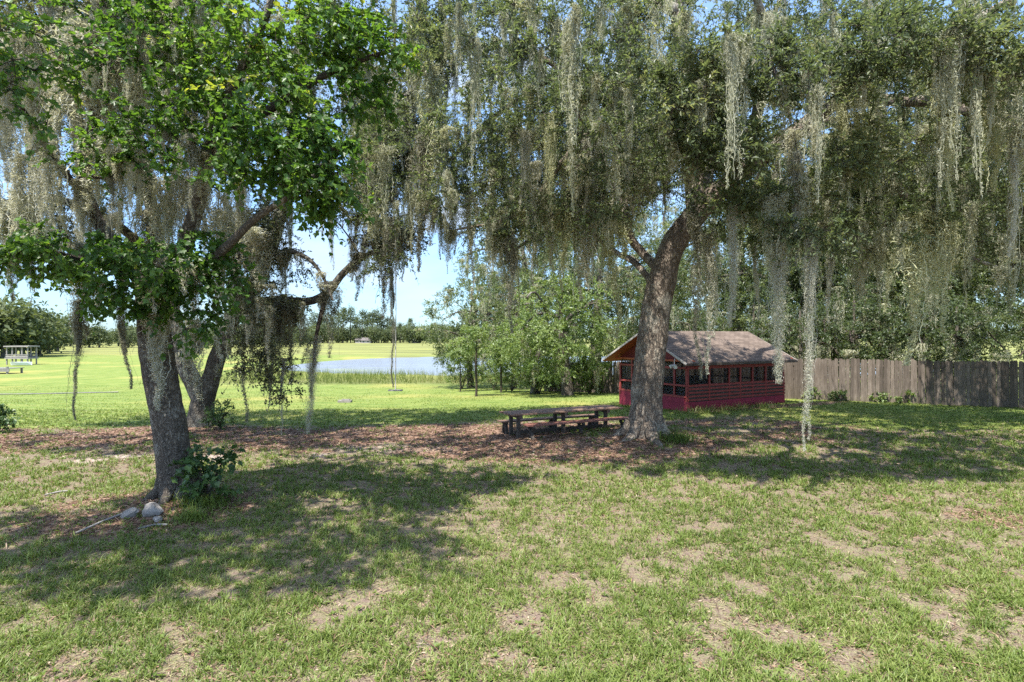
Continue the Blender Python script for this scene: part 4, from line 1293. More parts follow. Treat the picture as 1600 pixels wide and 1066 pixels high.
# nearer wood on the left beyond the lawn
for px, d, sc in [(-40, 120, 1.5), (5, 118, 1.4), (35, 124, 1.3), (62, 132, 1.1), (-75, 112, 1.6), (90, 170, 1.3), (18, 140, 1.5), (76, 150, 1.2)]:
    x, y = at(px, d)
    plant_tree(rounds[k % 4], x, y, 'leafy tree in the wood left of the lawn behind the grey dock', 'trees behind the dock', rng.uniform(0, 6), sc); k += 1
for px in np.arange(95, 500, 15.0):
    d = rng.uniform(205, 260)
    x, y = at(px, d)
    plant_tree(rounds[k % 4], x, y, 'tree in the far wood beyond the left lawn', 'trees beyond the left lawn', rng.uniform(0, 6), rng.uniform(.7, 1.0)); k += 1


def far_house(px, d, w, h, label):
    x, y = at(px, d); z = float(gz(x, y)); base = np.array([x, y, z])
    t = empty('house', base, label, 'house', 'houses across the lake')
    b = MB(); b.box(base + [0, 0, h / 2], (w / 2, 3, h / 2)); b.build('wall', M['house_wall'], t, base)
    r = MB()
    v = base + np.array([[-w / 2 - .4, -3.5, h], [w / 2 + .4, -3.5, h], [w / 2 + .4, 3.5, h], [-w / 2 - .4, 3.5, h], [-w / 2 - .4, 0, h + 1.7], [w / 2 + .4, 0, h + 1.7]])
    r.add(v, [[0, 1, 5, 4], [2, 3, 4, 5], [0, 3, 2, 1]]); r.add(v, [[0, 4, 3], [1, 2, 5]])
    r.build('roof', M['roof_tin'], t, base)
    for s in (-.28, .22):
        g = MB(); g.box(base + [w * s, -3.03, h * .55], (w * .08, .04, h * .22)); g.build('window', M['dark_glass'], t, base)


far_house(563, 345, 4.4, 1.9, 'small pale house with a low roof under the far pines')
far_house(574, 340, 5.4, 1.6, 'wider pale house just right of the small far one')
far_house(650, 345, 4, 1.7, 'pale house at the right end of the open view across the lake')

# ------------------------------------------------------------------ cabin
def make_cabin():
    C0 = np.array([6.66, 21.6, 0.0]); a = math.radians(30)
    u = np.array([math.cos(a), math.sin(a), 0]); v = np.array([-math.sin(a), math.cos(a), 0]); w = np.array([0, 0, 1.0])
    Lu, Lv = 5.92, 3.9
    AX = [u, v, w]
    W_ = lambda p, q, z: C0 + u * p + v * q + w * z
    t = empty('cabin', C0, 'red screened cabin with brown shingle roof behind the leaning oak', 'cabin')
    def bx(b, p0, p1, q0, q1, z0, z1):
        b.box(W_((p0 + p1) / 2, (q0 + q1) / 2, (z0 + z1) / 2), (abs(p1 - p0) / 2, abs(q1 - q0) / 2, abs(z1 - z0) / 2), AX)
    th = .14
    b = MB()
    bx(b, 0, Lu, 0, th, -.4, .34); bx(b, 0, Lu, Lv - th, Lv, -.5, .34)
    bx(b, 0, th, th, Lv - th, -.5, .50); bx(b, Lu - th, Lu, th, Lv - th, -.4, .50)
    b.build('base_wall', M['red_block'], t, C0)
    b = MB(); bx(b, th, Lu - th, th, Lv - th, -.3, .02); b.build('floor', M['concrete'], t, C0)
    # posts on the long front
    upx = lambda px: (6.66 - (px - CX) / F * 21.6) / ((px - CX) / F * math.sin(a) - math.cos(a))
    pu = [.05] + [upx(p) for p in (1109, 1140, 1157.5, 1176.5, 1197)] + [Lu - .06]
    ZT = 1.66
    for i, p in enumerate(pu):
        for q in (.05, Lv - .05):
            b = MB(); hw = .05 if i in (0, len(pu) - 1) else .042
            bx(b, p - hw, p + hw, q - .045, q + .045, .34, ZT); b.build('post', M['red_wood'], t, C0)
    vpx = lambda px: (6.66 - (px - CX) / F * 21.6) / ((px - CX) / F * math.cos(a) + math.sin(a))
    pv = [vpx(1053.0), 1.35, 2.35, 3.1]
    for q in pv:
        for p in (.05, Lu - .05):
            b = MB(); bx(b, p - .045, p + .045, q - .04, q + .04, .50, 1.95); b.build('post', M['red_wood'], t, C0)
    # rails
    for (q, z0, z1) in ((.045, 1.60, 1.72), (.045, .92, 1.0), (Lv - .045, 1.60, 1.72), (Lv - .045, .92, 1.0)):
        b = MB(); bx(b, .02, Lu - .02, q - .06, q + .06, z0, z1); b.build('rail', M['red_wood'], t, C0)
    for p in (.045, Lu - .045):
        for z0, z1 in ((1.60, 1.68), (.93, 1.0), (.50, .57)):
            b = MB(); bx(b, p - .062, p + .062, .06, Lv - .06, z0, z1); b.build('rail', M['red_wood'], t, C0)
    # horizontal siding boards with dark gaps
    for q in (.0, Lv):
        sg = -1 if q == 0 else 1
        b = MB()
        for k in range(4):
            z = .385 + k * .138
            bx(b, .02, Lu - .02, q + sg * .002, q + sg * .035, z, z + .072)
        b.build('siding', M['red_wood'], t, C0)
        b = MB(); bx(b, .06, Lu - .06, q - sg * .05, q - sg * .02, .34, .92); b.build('siding_backing', M['leg_wood'], t, C0)
    # screens
    for i in range(len(pu) - 1):
        for q in (.05, Lv - .05):
            b = MB(); bx(b, pu[i] + .03, pu[i + 1] - .03, q - .004, q + .004, 1.0, 1.60); b.build('screen', M['screen'], t, C0)
    qq = [.05] + pv + [Lv - .05]
    for i in range(len(qq) - 1):
        for p in (.05, Lu - .05):
            for z0, z1 in ((.57, .93), (1.0, 1.60), (1.68, 1.93)):
                b = MB(); bx(b, p - .004, p + .004, qq[i] + .03, qq[i + 1] - .03, z0, z1); b.build('screen', M['screen'], t, C0)
    b = MB(); bx(b, .1, Lu - .1, .1, Lv - .1, 1.955, 1.98); b.build('ceiling', M['dark_red'], t, C0)
    # roof
    ov, og, ze, zr = .46, .52, 1.80, 3.02
    s = MB()
    mid = Lv / 2
    sl = (zr - ze) / (mid + ov)
    tk = .07
    roof = MB()
    def slab(q0, z0, q1, z1, dz, lift, p0=-og, p1=Lu + .14):
        A = [W_(p0, q0, z0 + lift), W_(p1, q0, z0 + lift), W_(p1, q1, z1 + lift), W_(p0, q1, z1 + lift)]
        B = [x + w * dz for x in A]
        return np.array(A + B)
    fc = [[0, 3, 2, 1], [4, 5, 6, 7], [0, 1, 5, 4], [1, 2, 6, 5], [2, 3, 7, 6], [3, 0, 4, 7]]
    for q0 in (-ov, Lv + ov):
        roof.add(slab(q0, ze, mid, zr, tk, 0), fc if q0 < 0 else [f[::-1] for f in fc])
    ro = roof.build('roof', M['shingle'], t, C0)
    uvl = ro.data.uv_layers.new(name='UVMap')
    co = np.zeros(len(ro.data.vertices) * 3); ro.data.vertices.foreach_get('co', co); co = co.reshape(-1, 3)
    li = np.zeros(len(ro.data.loops), int); ro.data.loops.foreach_get('vertex_index', li)
    pu_ = co @ u; pv_ = co @ v * math.sqrt(1 + sl * sl)
    uvl.data.foreach_set('uv', np.stack([pu_[li], pv_[li]], -1).astype(np.float32).ravel())
    # soffit, fascia along the rakes and eaves
    so = MB()
    for q0 in (-ov, Lv + ov):
        so.add(slab(q0 * 1.0, ze, mid, zr, .03, -.034, -og + .02, Lu + .12), fc if q0 < 0 else [f[::-1] for f in fc])
    so.build('soffit', M['orange_wood'], t, C0)
    fa = MB()
    for p in (-og - .025, Lu + .165):
        for q0 in (-ov - .02, Lv + ov + .02):
            fa.beam(W_(p, q0, ze + .015), W_(p, mid, zr + .015), .03, .075, w)
    fo = fa.build('fascia', M['trim'], ro, C0)
    ev = MB()
    for q0 in (-ov - .03, Lv + ov + .03):
        ev.beam(W_(-og, q0, ze + .0), W_(Lu + .14, q0, ze + .0), .03, .08, w)
    ev.build('eave_board', M['leg_wood'], ro, C0)
    # gable panels above the screens and tie beam
    for p, sgn in ((.06, -1), (Lu - .06, 0)):
        g = MB()
        zz = lambda q: ze + sl * (min(q, Lv - q) + ov) - .045
        A = [W_(p, 0, 1.95), W_(p, Lv, 1.95), W_(p, Lv, zz(Lv)), W_(p, mid, zz(mid)), W_(p, 0, zz(0))]
        Bq = [x + u * .05 for x in A]
        g.add(np.array(A + Bq), [[0, 1, 2, 3, 4], [9, 8, 7, 6, 5]])
        g.build('gable_panel', M['dark_red'], t, C0)
        b = MB(); bx(b, p + sgn * .10 - .03, p + sgn * .10 + .03, -.40, Lv + .40, 1.88, 1.955); b.build('tie_beam', M['orange_wood'], t, C0)
    # dark eave plate under the long side
    b = MB(); bx(b, 0, Lu, .02, .09, 1.73, 1.94); b.build('eave_plate', M['dark_red'], t, C0)
    # white twin floodlight on the gable
    f = MB(); q = .42
    f.tube(catmull([W_(-.08, q, 1.96), W_(-.20, q, 2.0), W_(-.24, q, 1.9), W_(-.22, q, 1.78)], .03), .018, 8)
    fl = f.build('floodlight', M['white_metal'], t, C0)
    for dq in (-.09, .09):
        l = MB(); l.tube([W_(-.22, q + dq * .3, 1.76), W_(-.25, q + dq, 1.72), W_(-.33, q + dq * 1.5, 1.68)], [.03, .06, .08], 12)
        l.build('lamp', M['white_metal'], fl, C0)


make_cabin()


# ------------------------------------------------------------------ fence
def make_fence():
    pts = [np.array(p) for p in ((30.0, 17.6), (20.5, 22.4), (13.2, 26.0), (4.0, 35.5), (2.2, 38))]
    base = np.array([13.2, 26.0, float(gz(13.2, 26.0))])
    t = empty('wooden_fence', base, 'long weathered grey board fence behind the cabin and yard', 'fence')
    bd, rl = MB(), MB()
    g = np.random.default_rng(4)
    for a, b in zip(pts[:-1], pts[1:]):
        L = np.linalg.norm(b - a); d = (b - a) / L
        D = np.array([d[0], d[1], 0]); N = np.array([-d[1], d[0], 0]);
        if N[1] > 0: N = -N
        s = 0
        while s < L:
            w = g.uniform(.132, .146); x, y = a + d * (s + w / 2)
            z = float(gz(x, y)); h = 1.86 + g.normal() * .022; lean = g.normal() * .010; off = g.normal() * .004
            hw = w / 2 - g.uniform(.001, .0035)
            A = np.array([x, y, z]) + N * off
            q = np.array([[-hw, -.05], [hw, -.05], [hw, h - .05], [hw * .55, h], [-hw * .55, h], [-hw, h - .05]])
            f1 = A + D * (q[:, :1] + lean * q[:, 1:]) + np.array([0, 0, 1]) * q[:, 1:] + N * .01
            f2 = f1 - N * .02
            tn = np.clip(.45 + g.normal() * .32, 0, 1)
            bd.add(np.vstack([f1, f2]), [[0, 1, 2, 3, 4, 5], [11, 10, 9, 8, 7, 6]], tn)
            bd.add(np.vstack([f1, f2]), [[i, i + 6, (i + 1) % 6 + 6, (i + 1) % 6] for i in range(6)], tn)
            s += w
        for h in (.35, 1.0, 1.6):
            A = np.array([*a, float(gz(*a)) + h]) - N * .035; B = np.array([*b, float(gz(*b)) + h]) - N * .035
            rl.beam(A, B, .035, .085)
        for s in np.arange(.3, L, 2.4):
            x, y = a + d * s; p = MB(); z = float(gz(x, y))
            p.box(np.array([x, y, z + .85]) - N * .10, (.045, .045, .95), [D, N, [0, 0, 1]])
            p.build('post', M['fence'], t, base)
    bd.build('boards', M['fence'], t, base); rl.build('rails', M['fence'], t, base)


make_fence()


# ------------------------------------------------------------------ picnic table and benches
AXD = np.array([.902, .432, 0]); AXP = np.array([-.432, .902, 0]); UP = np.array([0, 0, 1.0])


def on_ground(p):
    return float(gz(p[0], p[1]))


def make_table():
    c = np.array([1.50, 16.84, 0]); c[2] = on_ground(c) - .01
    W_ = lambda a, p, z: c + AXD * a + AXP * p + UP * z
    t = empty('picnic_table', c, 'long weathered brown picnic table under the leaning oak', 'table')
    b = MB(); Ax = [AXD, AXP, UP]
    g = np.random.default_rng(3)
    for k in range(5):
        p = -.32 + k * .16
        b.box(W_(g.normal() * .012, p, .655 + g.normal() * .002), (1.88, .075, .02), Ax, g.uniform(.2, .7))
    b.build('tabletop', M['table_wood'], t, c)
    for a in (-1.58, -.12, 1.36):
        k = MB(); k.box(W_(a, 0, .585), (.035, .40, .048), Ax); k.box(W_(a + .06, 0, .585), (.02, .36, .045), Ax); k.build('cross_beam', M['leg_wood'], t, c)
        for p in (-.24, .24):
            l = MB(); l.beam(W_(a, p, -.05), W_(a, p, .54), .09, .09, AXD); l.build('leg', M['leg_wood'], t, c)
    s = MB(); s.beam(W_(-1.6, 0, .10), W_(1.4, 0, .10), .05, .09); s.build('stretcher', M['leg_wood'], t, c)


def make_bench(c, label, mat, half, xleg):
    c = np.array(c, float); c[2] = on_ground(c) - .01
    W_ = lambda a, p, z: c + AXD * a + AXP * p + UP * z
    t = empty('picnic_bench', c, label, 'bench'); Ax = [AXD, AXP, UP]
    b = MB()
    for p in (-.085, .085):
        b.box(W_(0, p, .36), (half, .08, .021), Ax, .5)
    b.build('seat', M[mat], t, c)
    for a in (-half + .18, 0.05, half - .22):
        k = MB(); k.box(W_(a, 0, .315), (.035, .15, .024), Ax); k.build('cross_beam', M['leg_wood'], t, c)
        for s in (-1, 1):
            l = MB()
            if xleg: l.beam(W_(a + s * .02, s * .14, -.05), W_(a + s * .02, -s * .10, .29), .05, .085, AXD)
            else: l.beam(W_(a, s * .13, -.05), W_(a, s * .05, .29), .07, .09, AXD)
            l.build('leg', M['leg_wood'], t, c)


make_table()
make_bench((1.95, 16.36, 0), 'reddish brown bench on the near side of the picnic table', 'bench_wood', 1.74, True)
make_bench((1.17, 17.32, 0), 'dark bench on the far side of the picnic table', 'table_wood', 1.70, False)


# ------------------------------------------------------------------ small things
def stone(p, r, label, seed, tilt=0):
    g = np.random.default_rng(seed)
    n, m = 12, 8
    b = MB(); V = []
    dirs = nrm(g.normal(size=(7, 3))); cut = g.uniform(.55, .9, 7)
    for i in range(m + 1):
        th = math.pi * i / m
        for j in range(n):
            ph = 2 * math.pi * j / n
            d = np.array([math.sin(th) * math.cos(ph), math.sin(th) * math.sin(ph), math.cos(th)])
            k = 1.0
            for dd, c in zip(dirs, cut):
                q = d @ dd
                if q * k > c: k = c / q
            V.append(d * k * (1 + .06 * g.normal()) * np.asarray(r))
    f = [[i * n + j, i * n + (j + 1) % n, (i + 1) * n + (j + 1) % n, (i + 1) * n + j][::-1] for i in range(m) for j in range(n)]
    R = np.array([[math.cos(tilt), 0, math.sin(tilt)], [0, 1, 0], [-math.sin(tilt), 0, math.cos(tilt)]])
    p = np.array(p, float)
    b.add(np.array(V) @ R.T + p, f)
    o = b.build('stone', M['stone'], None, p)
    tag(o, label, 'stone', 'stones at the foot of the dark trunk')


def gpx(px, py):
    """ground point seen at a pixel"""
    d = CH * F / max(py - HY, 1)
    for _ in range(12):
        x = (px - CX) / F * d
        d = (CH - float(gz(x, d))) * F / (py - HY)
    return np.array([(px - CX) / F * d, d, float(gz((px - CX) / F * d, d))])


stone(gpx(238, 803) + [0, 0, .05], (.19, .15, .12), 'largest grey stone at the foot of the dark trunk', 1, .3)
stone(gpx(202, 808) + [0, 0, .04], (.15, .08, .08), 'white narrow stone left of the largest one', 2, -.5)
stone(gpx(246, 814) + [0, 0, .02], (.08, .07, .05), 'smallest stone in front of the largest one', 3)
o = None


def make_dock():
    x, y = at(34, 88); z = float(gz(x, y)); base = np.array([x, y, z])
    t = empty('dock_shelter', base, 'grey open dock shelter on posts at the far left lawn edge', 'shelter')
    for sx in (-1.6, -.75, .75, 1.6):
        for sy in (-.8, .8):
            b = MB(); b.beam(base + [sx, sy, -.4], base + [sx, sy, 2.75], .14, .14, (1, 0, 0)); b.build('post', M['grey_wood'], t, base)
    b = MB(); b.box(base + [0, 0, 1.0], (1.8, 1.0, .09)); b.build('deck', M['grey_wood'], t, base)
    b = MB(); b.box(base + [0, 0, 2.83], (1.9, 1.1, .09)); b.build('roof', M['grey_wood'], t, base)
    for sy in (-.9, .9):
        b = MB(); b.box(base + [0, sy, 1.55], (1.7, .03, .05)); b.box(base + [0, sy, 1.28], (1.7, .02, .12)); b.build('railing', M['grey_wood'], t, base)
    x, y = at(34, 85); z = float(gz(x, y)); B = np.array([x, y, z])
    h = MB()
    prof = [(-1.5, .25), (-1.3, .42), (0, .48), (1.0, .42), (1.5, .05)]
    rows = []
    for a, wv in prof:
        rows += [B + [a, -wv, .52], B + [a, -wv * .6, .08], B + [a, wv * .6, .08], B + [a, wv, .52]]
    f = []
    for i in range(len(prof) - 1):
        for j in range(3):
            f.append([i * 4 + j, (i + 1) * 4 + j, (i + 1) * 4 + j + 1, i * 4 + j + 1])
    f.append([0, 1, 2, 3])
    h.add(np.array(rows), f)
    bt = empty('rowing_boat', B, 'small pale boat lying under the grey dock shelter', 'boat')
    h.build('hull', M['boat_paint'], bt, B)
    s = MB(); s.box(B + [0, 0, .46], (.13, .44, .02)); s.build('thwart', M['grey_wood'], bt, B)
    x, y = at(6, 66); z = float(gz(x, y)); B = np.array([x, y, z])
    d = empty('low_dock', B, 'low dark grey dock at the far left, nearer than the shelter', 'dock')
    b = MB()
    for k in range(14):
        b.box(B + [-1.9 + k * .25, 0, .62], (.115, 1.1, .03), None, .3 + .3 * (k % 3) / 2)
    b.build('deck', M['dark_grey_wood'], d, B)
    b = MB(); b.box(B + [-.25, -1.05, .42], (1.8, .04, .16)); b.build('skirt_board', M['dark_grey_wood'], d, B)
    for a in (-1.6, 1.25):
        for q in (-.95, .95):
            b = MB(); b.beam(B + [a, q, -.4], B + [a, q, .85 if q < 0 and a > 0 else .59], .16, .16, (1, 0, 0)); b.build('post', M['dark_grey_wood'], d, B)


make_dock()


def make_small():
    # rope swing hanging from the crown
    top = P(618, 352, 14.2); bot = P(618, 610, 14.2)
    base = np.array([bot[0], bot[1], bot[2]])
    t = empty('rope_swing', base, 'pale rope swing with a little wooden seat hanging before the lake', 'swing')
    b = MB(); b.tube([bot, (bot + top) / 2 + [.01, 0, 0], top], .012, 6); b.build('rope', M['rope'], t, base)
    b = MB(); b.box(bot, (.17, .08, .014)); b.build('seat', M['grey_wood'], t, base)
    # a pale low block on the lawn
    p = gpx(539, 629); b = MB(); b.box(p + [0, 0, .05], (.34, .16, .07)); b.box(p + [.05, 0, .14], (.2, .1, .03))
    o = b.build('paving_block', M['stone'], None, p); tag(o, 'small pale block lying alone on the mown lawn', 'block')
    # thin white marker stake on far lawn
    p = gpx(204, 585); b = MB(); b.tube([p - [0, 0, .2], p + [0, 0, .5], p + [0, 0, .52]], [.03, .03, .01], 8)
    o = b.build('marker_stake', M['white_metal'], None, p); tag(o, 'short white stake standing on the left lawn', 'stake')
    # low weathered pole lying across the left lawn
    a, c = gpx(-30, 618), gpx(185, 614)
    b = MB(); n = 9
    q = np.array([a + (c - a) * k / n for k in range(n + 1)]); q[:, 2] = gz(q[:, 0], q[:, 1]) + .06
    b.tube(q, [.028 + .012 * (k % 2) for k in range(n + 1)], 8)
    o = b.build('fallen_pole', M['dark_grey_wood'], None, a); tag(o, 'long thin grey pole lying across the left lawn', 'pole')
    # fallen sticks
    for (x0, y0, x1, y1, lb) in ((70, 775, 110, 769, 'thin fallen stick in the shaded grass at the far left'), (118, 835, 205, 800, 'pale stick pointing at the white narrow stone'), (215, 828, 262, 822, 'grey stick in the litter before the smallest stone')):
        a, c = gpx(x0, y0), gpx(x1, y1); b = MB()
        m = (a + c) / 2 + [0, .05, .03]
        b.tube(catmull([a + [0, 0, .015], m, c + [0, 0, .02]], .1), .016, 6)
        o = b.build('fallen_stick', M['grey_wood'], None, a); tag(o, lb, 'stick', 'fallen sticks by the dark trunk')


make_small()


# ------------------------------------------------------------------ grass, litter, reeds
def frustum_pts(n, d0, d1, power=1.0, margin=1.0):
    uu = rng.uniform(size=n)
    d = (d0 ** (1 - power) + uu * (d1 ** (1 - power) - d0 ** (1 - power))) ** (1 / (1 - power)) if power != 1 else d0 * (d1 / d0) ** uu
    hw = .92 * d + margin
    return rng.uniform(-1, 1, n) * hw, d


def make_grass():
    b = MB()
    x, y = frustum_pts(70000, 3.7, 25, .9)
    lit, sand, lawn, marsh = zones(x, y)
    cl = noise2(x, y, 1.9, 81, 3); cl2 = noise2(x, y, .45, 87, 2)
    cl3 = noise2(x, y, 4.2, 83, 2)
    dens = sstep(.40, .60, cl3 * .62 + cl * .25 + cl2 * .13 + .042) * .95 + .045
    dens = dens * (1 - .82 * lit) * (1 - .9 * sand)
    dens = np.maximum(dens, lawn * (1 - lit) * .85)
    for c, r in ((TREE_A, .62), (TREE_B, .42), (TREE_C, .5)):
        dens *= np.hypot(x - c[0], y - c[1]) > r
    k = rng.uniform(size=len(x)) < dens
    x, y, cl, lawn, dens = x[k], y[k], cl[k], lawn[k], dens[k]
    nb = 6
    N = len(x)
    px = np.repeat(x, nb) + rng.normal(size=N * nb) * .028; py = np.repeat(y, nb) + rng.normal(size=N * nb) * .028
    p = np.column_stack([px, py, gz(px, py) - .008])
    a = rng.uniform(0, 6.28, N * nb)
    el = rng.uniform(.25, 1.25, N * nb)
    d = np.column_stack([np.cos(a) * np.cos(el), np.sin(a) * np.cos(el), np.sin(el)])
    nn = np.array([0, 0, 1.0]) + rng.normal(size=d.shape) * .3
    dd = np.repeat(y, nb)
    L = rng.uniform(.045, .135, N * nb) * np.repeat(.75 + .5 * dens, nb) * np.where(np.repeat(lawn, nb) > .5, .8, 1)
    Wd = rng.uniform(.0065, .0135, N * nb) * np.clip(dd / 7, 1, 2.2)
    tint = np.repeat(np.clip(.42 + .5 * (noise2(x, y, .6, 91, 2) - .5) + rng.normal(size=N) * .1, 0, .88), nb) + rng.normal(size=N * nb) * .14
    dry = rng.uniform(size=len(tint)) < .11
    tint = np.where(dry, rng.uniform(.9, 1, len(tint)), np.minimum(tint, .86))
    d = np.where(dry[:, None], nrm(d * [1, 1, .25]), d)
    add_leaves(b, p, d, nn, L, Wd, tint, 'blade')
# little broad leaved weeds in the turf
    x, y = frustum_pts(1500, 3.8, 14, .9); n0 = 7
    x = np.repeat(x, n0); y = np.repeat(y, n0); n = len(x); a = rng.uniform(0, 6.28, n); el = rng.uniform(.1, .7, n)
    d = np.column_stack([np.cos(a) * np.cos(el), np.sin(a) * np.cos(el), np.sin(el)])
    add_leaves(b, np.column_stack([x, y, gz(x, y) + .012]), d, np.array([0, 0, 1.0]) + rng.normal(size=d.shape) * .3, rng.uniform(.03, .07, n), rng.uniform(.018, .036, n), np.repeat(rng.uniform(.1, .6, n // n0), n0) + rng.normal(size=n) * .06, 'oak')
    # short mown blades on the far lawn
    x, y = frustum_pts(80000, 22, 50, 1.0)
    lit, sand, lawn, marsh = zones(x, y)
    k = rng.uniform(size=len(x)) < lawn * (1 - marsh) * (1 - lit) * (.25 + .75 * sstep(.4, .6, noise2(x, y, .5, 151, 3)))
    x, y = x[k], y[k]; n = len(x)
    a = rng.uniform(0, 6.28, n); el = rng.uniform(.2, 1.0, n)
    d = np.column_stack([np.cos(a) * np.cos(el), np.sin(a) * np.cos(el), np.sin(el)])
    add_leaves(b, np.column_stack([x, y, gz(x, y) - .005]), d, np.array([0, 0, 1.0]) + rng.normal(size=d.shape) * .3, rng.uniform(.06, .12, n), rng.uniform(.02, .045, n), np.clip(.5 + .6 * (noise2(x, y, .3, 153, 2) - .5) + rng.normal(size=n) * .14, 0, .86), 'tri')
    # dry thatch lying between the tufts
    x, y = frustum_pts(90000, 3.7, 13, .9)
    lit, sand, lawn, marsh = zones(x, y)
    k = rng.uniform(size=len(x)) < (1 - lawn) * (.85 - .6 * sand) * (.35 + .65 * noise2(x, y, 1.2, 141, 2))
    x, y = x[k], y[k]; n = len(x)
    a = rng.uniform(0, 6.28, n); el = np.abs(rng.normal(size=n)) * .18
    d = np.column_stack([np.cos(a) * np.cos(el), np.sin(a) * np.cos(el), np.sin(el)])
    add_leaves(b, np.column_stack([x, y, gz(x, y) + .004]), d, np.array([0, 0, 1.0]) + rng.normal(size=d.shape) * .4, rng.uniform(.03, .09, n), rng.uniform(.004, .009, n), rng.uniform(.87, 1, n), 'blade')
    o = b.build('lawn_grass', M['grass']); tag(o, 'patchy short green grass over the yard', 'grass', None, 'stuff')
    b = MB() if False else b
    # fallen leaves
    b = MB()
    x, y = frustum_pts(120000, 3.8, 23, .9)
    lit, sand, lawn, marsh = zones(x, y)
    k = rng.uniform(size=len(x)) < np.clip(lit * .9 + .22 * (1 - lawn) * sstep(.35, .6, noise2(x, y, .8, 95, 2)) + .06, 0, 1) * (1 - .6 * sand)
    x, y = x[k], y[k]; n = len(x)
    a = rng.uniform(0, 6.28, n); el = rng.normal(size=n) * .25
    d = np.column_stack([np.cos(a) * np.cos(el), np.sin(a) * np.cos(el), np.sin(el)])
    sc = np.clip(y / 9, .8, 1.7)
    add_leaves(b, np.column_stack([x, y, gz(x, y) + .008 + .012 * rng.uniform(size=n)]), d, np.array([0, 0, 1.0]) + rng.normal(size=d.shape) * .45,
               rng.uniform(.03, .07, n) * sc, rng.uniform(.014, .028, n) * sc, rng.uniform(0, 1, n))
    # fallen twigs
    x, y = frustum_pts(2600, 3.8, 20, .9); n = len(x); a = rng.uniform(0, 6.28, n)
    d = np.column_stack([np.cos(a), np.sin(a), np.zeros(n)]) + rng.normal(size=(n, 3)) * [0, 0, .06]
    add_leaves(b, np.column_stack([x, y, gz(x, y) + .022]), d, np.array([0, 0, 1.0]) + rng.normal(size=d.shape) * .2, rng.uniform(.08, .38, n), rng.uniform(.006, .013, n), rng.uniform(.1, .9, n), 'oak')
    o = b.build('leaf_litter', M['dead_leaf']); tag(o, 'brown fallen leaves scattered under the trees', 'leaf litter', None, 'stuff')
    # reeds on the lake edge
    b = MB()
    n = 26000
    x = rng.uniform(-34, 30, n); y = rng.uniform(50, 70, n)
    den = sstep(49.5, 52, y + (noise2(x, y, .15, 97, 2) - .5) * 4) * sstep(70, 56, y) * (.25 + .75 * sstep(.42, .58, noise2(x, y, .25, 99, 2)))
    k = rng.uniform(size=n) < den
    x, y = x[k], y[k]; n = len(x)
    a = rng.uniform(0, 6.28, n); el = rng.uniform(1.1, 1.55, n)
    d = np.column_stack([np.cos(a) * np.cos(el), np.sin(a) * np.cos(el), np.sin(el)])
    tn = .35 + .5 * sstep(-14, -2, x) * rng.uniform(.3, 1, n) + rng.normal(size=n) * .15
    add_leaves(b, np.column_stack([x, y, np.maximum(gz(x, y), -1.7) - .02]), d, rng.normal(size=d.shape), rng.uniform(.45, 1.05, n) * sstep(49, 54, y), rng.uniform(.025, .06, n), tn, 'tri')
    o = b.build('reeds', M['reed']); tag(o, 'tall yellow green reeds along the lake edge', 'reeds', None, 'stuff')


make_grass()


def tuft(name, px, py, n, L, spread, label, tint=.4, group=None):
    c = gpx(px, py); b = MB()
    x = c[0] + rng.normal(size=n) * spread; y = c[1] + rng.normal(size=n) * spread * .8
    a = rng.uniform(0, 6.28, n); el = rng.uniform(.5, 1.4, n)
    d = np.column_stack([np.cos(a) * np.cos(el), np.sin(a) * np.cos(el), np.sin(el)])
    add_leaves(b, np.column_stack([x, y, gz(x, y) - .01]), d, np.array([0, 0, 1.0]) + rng.normal(size=d.shape) * .3, rng.uniform(.5, 1.2, n) * L, rng.uniform(.010, .018, n), tint + rng.normal(size=n) * .15, 'blade')
    o = b.build(name, M['grass'], None, c); tag(o, label, 'grass tuft', group)


tuft('grass_tuft', 318, 790, 420, .26, .20, 'tall bright grass tuft right of the dark trunk foot', .35)
tuft('grass_tuft', 300, 812, 260, .2, .13, 'lower bright grass tuft in front of the tall one by the dark trunk', .45)
tuft('grass_tuft', 262, 775, 120, .2, .06, 'narrow green tuft pressed against the front of the dark trunk', .3)
tuft('grass_tuft', 1058, 690, 380, .36, .22, 'dark grass tuft at the right foot of the leaning oak', .2)
for k, px in enumerate((1082, 1110, 1150, 1190)):
    tuft('grass_tuft', px, 646 - k * 3, 160, .34, .35, ['dry grass tuft at the near cabin corner', 'dry grass tuft under the wide cabin screens', 'dry grass tuft at the middle of the cabin wall', 'dry grass tuft near the far cabin corner'][k], .75, 'tufts along the cabin wall')

# ------------------------------------------------------------------ light, sky, camera
S = nrm(np.array([-.28, -.46, 1.12]))
el = math.asin(S[2]); az = math.atan2(S[0], S[1])
sun = bpy.data.lights.new('sun', 'SUN'); sun.energy = 4.2; sun.angle = math.radians(.53); sun.color = (1.0, .955, .88)
so = bpy.data.objects.new('sun', sun); COL.objects.link(so)
so.rotation_euler = Vector((-S[0], -S[1], -S[2])).to_track_quat('-Z', 'Y').to_euler()
wd = bpy.data.worlds.new('World'); scene.world = wd; wd.use_nodes = True
nt = wd.node_tree; nt.nodes.clear()
sky = nt.nodes.new('ShaderNodeTexSky'); sky.sky_type = 'NISHITA'; sky.sun_disc = False
sky.sun_elevation = el; sky.sun_rotation = az; sky.dust_density = .5; sky.air_density = 1.0
bg = nt.nodes.new('ShaderNodeBackground'); bg.inputs['Strength'].default_value = .118
tc = nt.nodes.new('ShaderNodeTexCoord'); mp = nt.nodes.new('ShaderNodeMapping'); mp.inputs['Scale'].default_value = (1.0, 1.0, 3.2)
nz = nt.nodes.new('ShaderNodeTexNoise'); nz.inputs['Scale'].default_value = 2.1; nz.inputs['Detail'].default_value = 7; nz.inputs['Roughness'].default_value = .58
